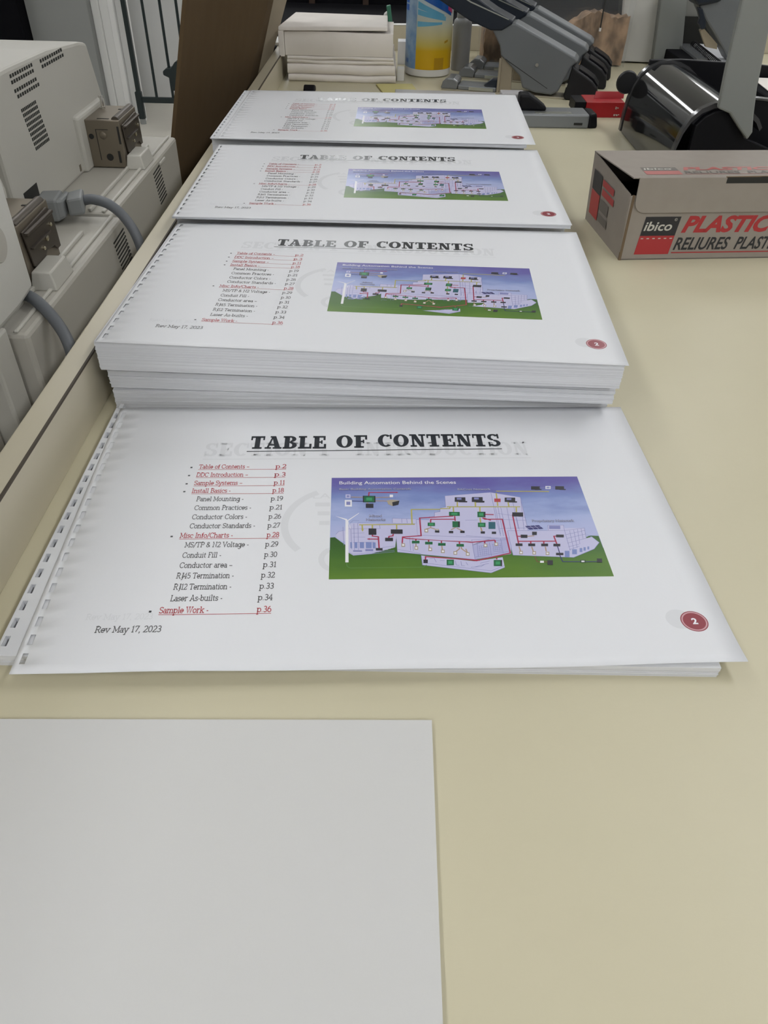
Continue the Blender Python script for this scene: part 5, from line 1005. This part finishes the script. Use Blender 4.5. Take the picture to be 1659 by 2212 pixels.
label_patch(m, -112, -30, .150, .19, .118, .16, br + .0007)
label_patch(m, -172, -152, .126, .137, .126, .137, br + .0006); label_patch(m, -172, -152, .140, .160, .140, .160, br + .0006)
m.build('label_blue_band', M['lab_blue'], lb, smooth=60)
m = MB(); label_patch(m, -44, -26, .130, .148, .122, .140, br + .0010); m.build('label_emblem', M['lab_magenta'], lb, smooth=60)
m = MB(); label_patch(m, -76, -50, .017, .040, .017, .040, br + .0006); label_patch(m, -50, -38, .067, .0715, .070, .0745, br + .0006)
m.build('label_panel', M['lab_gold'], lb, smooth=60)
m = MB()
for a in (-162, -157, -152): label_patch(m, a, a + 3, .026, .036, .028, .034, br + .0006, 2)
m.build('label_recycling_mark', M['lab_blue'], lb, smooth=60)
# second, grey bottle behind
t = thing('spray_bottle', (.152, 2.06, 0), 'small pale grey bottle with a stepped cap, right of the wipes bottle', 'bottle')
m = MB(); m.lathe([(.020, 0), (.0215, .003), (.0215, .092), (.0195, .100), (.013, .105)], (.1525, 2.06, 0), 28); m.build('bottle_body', M['bottle_grey'], t, smooth=40)
m = MB(); m.lathe([(.012, .105), (.012, .117), (.009, .122)], (.150, 2.06, 0), 24); m.box(.142, .149, 2.045, 2.05, .117, .128); m.build('cap', M['bottle_grey'], t, smooth=40)

# clear box of brown raffia against the back rail
t = thing('clear_raffia_box', (.36, 2.17, 0), 'clear plastic box packed with brown shredded raffia at the back rail', 'box')
def lumpy(x0, x1, y0, y1, z0, top, n, seed):
    rnd = random.Random(seed)
    m = MB()
    nz = 6
    J = lambda s: rnd.uniform(-s, s)
    rows = []
    for i in range(n + 1):
        x = x0 + (x1 - x0) * i / n
        h = top((x - x0) / (x1 - x0)) + J(.004)
        rows.append([(x + J(.002), y0 + .004 * (k / nz) ** 2 + J(.0018), z0 + (h - z0) * k / nz + (J(.002) if k else 0)) for k in range(nz + 1)] +
                    [(x + J(.002), y0 + (y1 - y0) * k / 4, h - .004 * abs(k - 2) + J(.003)) for k in range(1, 4)] + [(x, y1, h - .01), (x, y1, z0)])
    k = len(rows[0])
    m.add([p for r in rows for p in r], [(i * k + a, (i + 1) * k + a, (i + 1) * k + (a + 1) % k, i * k + (a + 1) % k) for i in range(n) for a in range(k)] +
          [tuple(range(k)), tuple(range(n * k, n * k + k))[::-1]])
    return m
m = lumpy(.214, .556, 2.141, 2.239, .003, lambda f: .074 + .034 * min(1, max(0, (f - .55) * 6)) + .006 * math.sin(f * 19), 40, 21)
m.build('raffia_fill', M['raffia'], t, smooth=70)
M['clear'].node_tree.nodes['Principled BSDF'].inputs['Alpha'].default_value = .10
m = MB()
m.box(.208, .562, 2.134, 2.1355, 0, .17); m.box(.208, .562, 2.2445, 2.246, 0, .17)
m.box(.208, .2095, 2.1355, 2.2445, 0, .17); m.box(.5605, .562, 2.1355, 2.2445, 0, .17)
m.build('clear_wall', M['clear'], t)
m = MB(); m.box(.486, .4885, 2.1305, 2.134, .082, .17); m.build('corner_strip', M['hole'], t)
m = MB(); m.box(.485, .4895, 2.1300, 2.134, .075, .082); m.build('strip_tip', M['bottle'], t)

# ------------------------------------------------------------------ heavy-duty staplers in a row
def make_stapler(loc, rz, label, grip=True):
    t = thing('heavy_duty_stapler', loc, label, 'stapler', rz, 'row of heavy-duty staplers', local=True)
    w = .027
    m = MB()
    m.prism([(.098, .117), (.117, .089), (.121, .072), (.165, .037), (.173, .016), (.200, .0085), (.235, .0065), (.248, .0135), (.268, .060), (.281, .071), (.272, .079), (.145, .131), (.115, .128)], 'y', -w, w)
    b = m.build('arm_housing', M['stapgrey'], t, bevel=.004, seg=3)
    m = MB(); m.lathe([(.0035, 0), (.0035, .0012), (.002, .0022)], (.198, -w - .0020, .060), 16, axis='y'); m.build('rivet', M['steel'], b, smooth=40)
    m = MB(); m.prism([(.131, .0660), (.225, .0180), (.226, .0185), (.132, .0670)], 'y', -w - .0004, -w + .001); m.build('side_groove', M['hole'], b)
    m = MB()
    gl = [(-.050, .183), (-.012, .161), (.050, .130)] if grip else [(.022, .144), (.050, .130)]
    gt = [(.061, .170), (-.030, .2135)] if grip else [(.061, .170), (.036, .182)]
    m.prism(gl + [(.096, .1155), (.118, .1165), (.138, .1285), (.139, .1345), (.100, .150)] + gt, 'y', -w - .004, w + .004)
    g = m.build('handle_grip', M['navy'], t, bevel=.007, seg=3)
    m = MB()
    tr = [(-.035, .2010), (.050, .1610), (.130, .1355), (.131, .1368), (.051, .1632), (-.035, .2045)] if grip else [(.036, .1676), (.050, .1610), (.130, .1355), (.131, .1368), (.051, .1632), (.036, .1705)]
    m.prism(tr, 'y', -w - .0046, -w - .002)
    m.build('grip_trim', M['silver'], g)
    m = MB()
    m.prism([(.270, .064), (.261, .008), (.264, .0), (.328, .0), (.330, .006), (.327, .027), (.316, .038), (.304, .045), (.284, .055)], 'y', -w - .004, w + .004)
    f = m.build('rear_foot', M['rubber'], t, bevel=.004, seg=3)
    m = MB(); m.prism([(.284, .0560), (.304, .0465), (.317, .039), (.328, .028), (.3285, .0295), (.318, .041), (.305, .0485), (.285, .058)], 'y', -w + .004, w - .004); m.build('foot_rib', M['blackplastic'], f)
    m = MB(); m.box(.262, .267, -w - .003, -w, .024, .031); m.build('hinge_pin', M['steel'], t)
    # base with clear guide, metal throat plate
    m = MB()
    m.prism([(.0, .0), (.32, .0), (.32, .003), (.0, .003)], 'y', -.024, .024)
    bs = m.build('base_plate', M['counterplate'], t, bevel=.001)
    m = MB()
    m.prism([(-.002, .003), (.034, .003), (.036, .018), (.026, .024), (.012, .024), (.002, .016)], 'y', -.026, .026)
    m.build('base_nose', M['clear_grey'], t, bevel=.003)
    m = MB(); m.box(.036, .118, -.025, .025, .0032, .012); m.build('base_block', M['greyrail'], t, bevel=.002)
    m = MB(); m.box(.042, .112, -.0262, -.010, .0125, .0165); m.box(.042, .112, .004, .020, .0125, .0165); m.build('guide_bar', M['clear'], t, bevel=.001)
    m = MB(); m.box(.060, .112, -.027, -.025, .004, .010); m.build('guide_glint', M['silver'], t)
    m = MB(); m.prism([(.090, .014), (.108, .027), (.119, .028), (.119, .006), (.112, .004)], 'y', -.022, .0); m.build('throat_stop', M['navy'], t, bevel=.002)
    m = MB(); m.prism([(.119, .003), (.150, .003), (.147, .052), (.138, .060), (.122, .070)], 'y', -.019, -.016); m.box(.119, .124, -.024, -.016, .003, .066)
    m.build('throat_plate', M['tanmetal'], t, bevel=.0008)
    return t
M['counterplate'] = mat('cream_steel_plate', (0.40, 0.36, 0.27), 0.4)
SA = math.atan2(-.065, .28)
make_stapler((.1055, 1.862, 0), SA, 'nearest grey stapler with navy grip, in front of the row of three')
make_stapler((.1500, 1.985, 0), SA, 'middle grey stapler of the row of three on the counter', False)
make_stapler((.1800, 2.080, 0), SA, 'rearmost grey stapler of the row, beside the clear raffia box', False)
# another stapler standing behind the binding machine's lever
t = thing('grey_stapler', (.74, 1.95, 0), 'dark grey stapler half hidden behind the lever of the binding machine', 'stapler')
m = MB(); m.prism([(.650, .150), (.672, .124), (.699, .099), (.731, .066), (.745, .050), (.790, .050), (.80, .20), (.66, .20)], 'y', 1.95, 2.0); m.build('arm_housing', M['stapgrey'], t, bevel=.004)
m = MB(); m.prism([(.600, .190), (.634, .161), (.645, .151), (.660, .153), (.692, .160), (.70, .19), (.66, .21)], 'y', 1.942, 2.008); m.build('handle_grip', M['navy'], t, bevel=.006)
m = MB(); m.prism([(.6445, .150), (.6565, .128), (.6560, .119), (.6660, .108), (.6740, .110), (.6720, .122), (.658, .145)], 'y', 1.947, 1.96); m.build('side_strap', M['navy'], t, bevel=.002)
m = MB(); m.box(.752, .79, 1.955, 1.995, 0, .052); m.build('base_block', M['tanmetal'], t, bevel=.003)
m = MB(); m.prism([(.668, .105), (.674, .110), (.714, .080), (.716, .070), (.690, .074)], 'y', 1.962, 1.972); m.build('throat_plate', M['tanmetal'], t)

# grey rail of the hole punch
t = thing('hole_punch', (.22, 1.57, 0), 'long grey hole punch bar with black knob beside the farthest page', 'hole punch')
m = MB(); m.slab8([(.03, 1.531, 0), (.363, 1.545, 0), (.361, 1.605, 0), (.03, 1.591, 0)], [(.03, 1.533, .0235), (.363, 1.547, .0235), (.361, 1.603, .0235), (.03, 1.589, .0235)])
m.build('bar', M['greyrail'], t, bevel=.003)
m = MB(); m.slab8([(.3625, 1.545, 0), (.382, 1.550, 0), (.380, 1.600, 0), (.3605, 1.605, 0)], [(.3625, 1.547, .0245), (.378, 1.555, .0245), (.376, 1.595, .0245), (.3605, 1.603, .0245)])
m.build('end_cap', M['blackplastic'], t, bevel=.004)
m = MB(); m.slab8([(.262, 1.548, .0235), (.330, 1.551, .0235), (.329, 1.563, .0235), (.262, 1.560, .0235)], [(.262, 1.548, .0245), (.330, 1.551, .0245), (.329, 1.563, .0245), (.262, 1.560, .0245)])
m.build('inlay', M['silver'], t)
m = MB(); m.box(.335, .351, 1.5440, 1.5446, .006, .010); m.build('size_mark', M['hole'], t)
m = MB(); m.prism([(.232, .0235), (.285, .0235), (.283, .030), (.268, .040), (.250, .050), (.232, .050)], 'y', 1.565, 1.60); m.build('sliding_knob', M['blackplastic'], t, bevel=.004)
m = MB(); m.box(.20, .245, 1.592, 1.620, .020, .047); m.build('rear_guide', M['greylight'], t, bevel=.002)
m = MB(); m.slab8([(.0, 1.708, 0), (.205, 1.702, 0), (.205, 1.735, 0), (.0, 1.741, 0)], [(.0, 1.708, .019), (.205, 1.702, .019), (.205, 1.735, .019), (.0, 1.741, .019)])
solo('grey_guide_strip', m, M['greylight'], 'pale grey flat strip just behind the farthest contents page', 'strip', bevel=.002)
# red carton
t = thing('red_staple_carton', (.40, 1.66, 0), 'small red carton standing behind the hole punch end', 'carton')
m = MB(); m.slab8([(.372, 1.630, 0), (.447, 1.636, 0), (.447, 1.700, 0), (.372, 1.694, 0)], [(.372, 1.630, .027), (.447, 1.636, .027), (.447, 1.700, .027), (.372, 1.694, .027)])
m.build('carton_body', M['red'], t, bevel=.0008)
m = MB(); m.slab8([(.393, 1.664, .0272), (.451, 1.668, .0272), (.451, 1.671, .0272), (.393, 1.667, .0272)], [(.395, 1.668, .0385), (.452, 1.672, .0385), (.452, 1.674, .0385), (.395, 1.670, .0385)])
m.build('open_flap', M['red'], t)
m = MB(); m.box(.350, .3715, 1.632, 1.690, .008, .027); m.build('black_end', M['blackplastic'], t, bevel=.001)
m = MB()
for (x, z) in ((.4300, .0155), (.4300, .0180), (.4335, .0168), (.4290, .0050), (.4330, .0050), (.4370, .0050), (.4290, .0034), (.4340, .0034)): m.box(x, x + .0028, 1.6335, 1.6348, z, z + .0012)
m.build('printed_marks', M['iwt'], t)

# ------------------------------------------------------------------ comb binding machine with the grey lever
t = thing('binding_machine', (.56, 1.36, 0), 'black comb binding machine with smoked curved cover and grey lever', 'binding machine')
YA, YB = 1.215, 1.520
HOOD = [(.418, .004), (.4185, .030), (.421, .055), (.426, .077), (.434, .094), (.446, .106), (.462, .1135), (.480, .1155), (.498, .113), (.514, .1065), (.530, .095), (.538, .084)]
m = MB()
HI = [(x * .985 + .0073, z * .965 + .0005) for x, z in HOOD]
m.prism(HOOD + HI[::-1], 'y', YA + .012, YB)
m.build('curved_cover', M['smoke'], t, smooth=50)
m = MB()
HO = [(.480 + (x - .480) * 1.03, z * 1.03) for x, z in HOOD]
m.prism(HO + HI[::-1], 'y', YA, YA + .012); m.build('cover_rim', M['smokerim'], t, smooth=50)
m = MB(); m.prism(HO + HI[::-1], 'y', YB, YB + .012); m.build('cover_rim', M['smokerim'], t, smooth=50)
m = MB(); m.box(.424, .86, YA + .005, YB + .008, .001, .038); m.build('base', M['blackplastic'], t, bevel=.003)
m = MB(); m.prism([(.440, .002), (.440, .088), (.450, .100), (.462, .1065), (.478, .1085), (.497, .0945), (.516, .0735), (.560, .0585), (.70, .045), (.86, .040), (.86, .002)], 'y', YA - .006, YA + .006)
m.build('end_plate', M['blackplastic'], t, bevel=.0015)
m = MB(); m.prism([(.500, .03), (.505, .112), (.55, .110), (.62, .104), (.86, .092), (.86, .03)], 'y', YA + .060, YA + .070); pp = m.build('inner_plate', M['blackplastic'], t, bevel=.0012)
m = MB(); m.prism([(.505, .1122), (.55, .1102), (.62, .1042), (.86, .0922), (.86, .0952), (.62, .1072), (.55, .1130), (.505, .1148)], 'y', YA + .058, YA + .072); m.build('plate_edging', M['smokerim'], pp)
m = MB(); m.prism([(.440, .03), (.446, .118), (.50, .120), (.62, .116), (.86, .10), (.86, .03)], 'y', YB + .004, YB + .014); m.build('rear_plate', M['blackplastic'], t, bevel=.0015)
m = MB(); m.box(.60, .86, YA + .11, YB, .038, .096); m.build('punch_block', M['black'], t, bevel=.004)
m = MB(); m.lathe([(.004, 0), (.017, .001), (.019, .006), (.017, .012), (.008, .013)], (.414, YB + .004, .0815), 24, axis='y'); m.build('side_knob', M['rubber'], t, smooth=40)
m = MB()
m.prism([(.516, .0735), (.500, .088), (.480, .1075), (.4615, .1135), (.4570, .165), (.4530, .240), (.4470, .40), (.487, .41), (.4965, .240), (.5080, .140), (.5150, .105), (.5205, .084)], 'y', YA - .018, YA - .007)
m.build('lever_arm', M['lever'], t, bevel=.0025)
# white sheet on top of it
m = MB(); m.add([(.612, 1.36, .0968), (.80, 1.36, .0968), (.80, 1.50, .0968), (.625, 1.512, .0968), (.612, 1.36, .0976), (.80, 1.36, .0976), (.80, 1.50, .0976), (.625, 1.512, .0976)],
               [(3, 2, 1, 0), (4, 5, 6, 7), (0, 1, 5, 4), (1, 2, 6, 5), (2, 3, 7, 6), (3, 0, 4, 7)])
solo('loose_sheet', m, M['oldpaper'], 'loose pale sheet lying on the black binding machine, right edge of picture', 'paper')

# second binding machine behind: white end panel, grey lever, frosted panel
t = thing('white_binding_machine', (.68, 2.21, 0), 'second binding machine with a white panel and grey upright at the back', 'binding machine')
m = MB(); m.prism([(.563, .004), (.643, .003), (.622, .26), (.528, .26)], 'y', 2.190, 2.205); m.build('end_panel', M['whitepanel'], t, bevel=.002)
m = MB(); m.prism([(.641, .0), (.712, .0), (.668, .26), (.614, .26)], 'y', 2.165, 2.1895); m.build('lever_arm', M['lever'], t, bevel=.003)
m = MB(); m.prism([(.705, .0), (.845, .0), (.830, .26), (.655, .26)], 'y', 2.215, 2.235); m.build('frosted_cover', M['glasspanel'], t, bevel=.003)
m = MB(); m.box(.560, .84, 2.2055, 2.2145, 0, .10); m.build('base', M['hole'], t)
# spiral notebook on a black box
m = MB(); m.box(.66, .80, 1.88 + .14, 2.15, 0, .040); solo('black_carton', m, M['black'], 'low black box under the spiral notebook behind the binding machine', 'box', bevel=.002)
t = thing('spiral_notebook', (.73, 2.07, .04), 'spiral-bound notebook with white pages behind the binding machine', 'notebook')
NB = [(.718, 1.925), (.736, 2.18), (.80, 2.155), (.79, 1.935)]
m = MB(); m.slab8([(x, y, .0405) for x, y in NB], [(x, y, .0485) for x, y in NB]); m.build('pages', M['paper'], t)
m = MB()
for k in range(22):
    f = k / 21
    x, y = .716 + (.734 - .716) * f, 1.930 + .245 * f
    m.tube([(x + .007 * math.cos(a), y + .002 * a / 6, .047 + .007 * math.sin(a)) for a in [i * math.pi / 6 for i in range(13)]], .0012, 6)
m.build('wire_coil', M['blackplastic'], t, smooth=50)
m = MB(); m.prism([(.690, 2.0), (.715, 2.0), (.733, 2.2), (.700, 2.2)], 'z', .0405, .045); m.build('turned_cover', M['clear_grey'], t)

# ------------------------------------------------------------------ carton of plastic combs
BA = math.atan2(.0203, .1965)
t = thing('comb_carton', (.284, .922, 0), 'grey kraft carton of plastic binding combs with red and black lettering', 'carton', BA, local=True)
BWID, BDEP = .34, .145
m = MB()
m.box(0, BWID, 0, BDEP, 0, .0015)
m.slab8([(0, 0, 0), (BWID, 0, 0), (BWID, .0015, 0), (0, .0015, 0)], [(-.003, 0, .0775), (BWID, 0, .0775), (BWID, .0015, .0775), (-.003, .0015, .0775)])
m.box(0, BWID, BDEP - .0015, BDEP, 0, .087)
m.slab8([(0, 0, 0), (.0015, 0, 0), (.0015, BDEP, 0), (0, BDEP, 0)], [(-.004, .001, .079), (-.0025, .001, .079), (-.0025, BDEP, .0875), (-.004, BDEP, .0875)])
m.box(BWID - .0015, BWID, 0, BDEP, 0, .085)
b = m.build('carton_body', M['kraft'], t)
m = MB(); m.box(-.0005, .0025, -.0006, .002, .0, .078); m.build('corner_fold', M['kraft_in'], b)
# inside dark lining
m = MB(); m.box(.003, BWID - .003, .003, BDEP - .003, .0016, .050); m.build('comb_filling', M['blackplastic'], t)
def quad_slab(m, pts, th):
    n = (Vector(pts[1]) - Vector(pts[0])).cross(Vector(pts[3]) - Vector(pts[0])).normalized()
    m.slab8([tuple(Vector(p) - n * th) for p in pts], pts)
ZF, ZB = .0985, .0885
m = MB()
quad_slab(m, [(-.0045, -.0010, ZF), (BWID, -.0010, ZF), (BWID, BDEP, ZB), (-.0045, BDEP, ZB)], .0015)
lid = m.build('lid', M['kraft'], t, bevel=.0004)
m = MB()
fl = [(BWID, ZF), (BWID, .0585), (.030, .0585)] + arc(.017, .0720, .0135, .0135, 270, 180, 8) + [(.0025, ZF)]
fl = [(x, z) for x, z in fl]
m.prism(fl, 'y', -.0028, -.0012)
m.build('front_flap', M['kraft'], lid)
m = MB(); m.box(.108, .26, -.0031, .0008, ZF - .0065, ZF + .0003); m.build('thumb_notch', M['hole'], lid)
m = MB(); m.prism([(.107, ZF - .0005), (.142, ZF - .0005), (.150, ZF + .0008), (.175, ZF + .0008), (.175, ZF + .0016), (.107, ZF + .0008)], 'y', -.0030, -.0010); m.build('notch_edge', M['kraft_in'], lid)
# printing on the front
def on_front(m, pts2, faces=None, mi=0, y=-.0004, sh=.0):
    m.add([(x + sh * z, y, z) for x, z in pts2], faces or [tuple(range(len(pts2)))], mi)
def front_print(y, f, sc, z0, name, parent, faded=False):
    """the carton's brand panel and lettering; f maps (x, z) panel coordinates to local points"""
    m = MB()
    mats = [M['ibk'] if not faded else M['ibk_soft'], M['ird'] if not faded else M['ired_soft'], M['iwt']]
    def put(vf, mi, lift): m.add([f(x, z, lift) for x, z in vf[0]], vf[1], mi)
    q = lambda *p: (list(p), [(0, 1, 2, 3)])
    sl = .10
    def S(x, z): return (x + sl * (z - .007), z)
    put(q(S(.0175, .030), S(.0615, .030), S(.0615, .053), S(.0175, .053)), 0, 0)
    put(q(S(.0175, .007), S(.0615, .007), S(.0615, .030), S(.0175, .030)), 1, 0)
    vs, fs = sans_text('ibico', .0108, .00028, .18)
    put((fit(vs, .0225, .0575, .0365), fs), 2, 1)
    vs, fs = sans_text('R', .0020, .0)
    put((fit(vs, .0595, .0608, .0485), fs), 2, 1)
    if not faded:
        put((lambda o: (ribbon(o, [p for p in arc(.0602, .0495, .0016, .0016, 0, 360, 14)], .00015, .00015), o)[1])(([], [])), 2, 1)
        for k in range(6): put(q((.0215 + k * .0073, .0262), (.0247 + k * .0073, .0262), (.0249 + k * .0073, .0273), (.0217 + k * .0073, .0273)), 2, 1)
    vs, fs = sans_text('PLASTIC', .0185, .0011, .28)
    put((fit(vs, .0705, .1840, .0345), fs), 1, 0)
    vs, fs = sans_text('BINDINGS', .0185, .0011, .28)
    put((fit(vs, .194, .325, .0345), fs), 1, 0)
    vs, fs = sans_text('RELIURES', .0150, .00045, .26)
    put((fit(vs, .0660, .137, .0125), fs), 0, 0)
    vs, fs = sans_text('PLASTIQUE', .0150, .00045, .26)
    put((fit(vs, .1445, .226, .0125), fs), 0, 0)
    put(q((.0650, .0080), (.330, .0080), (.330, .0094), (.0650, .0094)), 1, 0)
    o = m.build(name, mats, parent, smooth='keep')
    return o
def _flip(o):
    # make every printed face look outward (towards the camera side of its panel)
    for p in o.data.polygons:
        if p.normal.y > 0.2 or p.normal.z < -0.2: p.flip()
    o.data.update()
_flip(front_print(0, lambda x, z, l: (x, -.0003 - .0002 * l, z), 1, 0, 'front_lettering', b))
# the same print faded on the lid (lies flat, squashed between its folds)
def lid_pt(x, z, l):
    yy = .012 + (z - .007) / .046 * .036
    return (x - .0015, yy, ZF + (ZB - ZF) * (yy + .001) / (BDEP + .001) + .0003 + .0002 * l)
_flip(front_print(0, lid_pt, 1, 0, 'lid_lettering', lid, True))
# small print on its left end
m = MB()
def end_q(y0, y1, z0, z1, mi):
    m.add([(-.0006 - .0515 * zz * .98 * .98 - .0004, yy, zz) for yy, zz in ((y0, z0), (y0, z1), (y1, z1), (y1, z0))], [(0, 1, 2, 3)], mi)
end_q(.098, .132, .046, .070, 0); end_q(.098, .132, .014, .0455, 1)
end_q(.050, .094, .060, .068, 1); end_q(.046, .092, .049, .057, 1); end_q(.062, .094, .030, .044, 2); end_q(.060, .094, .016, .026, 2)
m.build('end_lettering', [M['ibk'], M['ird'], M['ibk_soft']], b, smooth='keep')

# ------------------------------------------------------------------ dark cabinet beyond the counter
t = thing('black_cabinet', (.3, 3.0, FLOOR_Z), 'wide black cabinet beyond the far end of the counter', 'cabinet')
m = MB(); m.box(-.62, 2.6, 2.60, 3.6, FLOOR_Z, -.05); m.build('carcass', M['black'], t, bevel=.004)
m = MB(); m.box(-.62, 2.6, 3.55, 3.6, -.05, .07); m.build('back_panel', M['black'], t)
for x in (-.345, -.135, 1.25, 1.8):
    m = MB(); m.box(x, x + .022, 3.53, 3.55, -.05, .07); m.build('upright', M['brownwood'], t)
m = MB(); m.box(1.0, 2.6, 2.62, 3.5, -.05, .06); m.build('brown_shelf', M['brownwood'], t, bevel=.004)
t = thing('white_scoop', (-.01, 2.68, -.05), 'curved white scoop on the black cabinet beside a green strap', 'scoop')
m = MB()
for a in range(10):
    pass
m.prism([(-.048, -.05), (-.046, .01), (-.038, .030), (-.024, .040), (-.022, .034), (-.032, .020), (-.036, -.05)], 'y', 2.66, 2.70)
m.build('scoop_wall', M['bottle'], t, bevel=.003)
m = MB(); m.prism([(-.032, .055), (-.020, .058), (-.002, -.05), (-.014, -.05)], 'y', 2.63, 2.645)
solo('green_strap', m, M['green'], 'green strap standing upright behind the white wipes bottle', 'strap', bevel=.002)
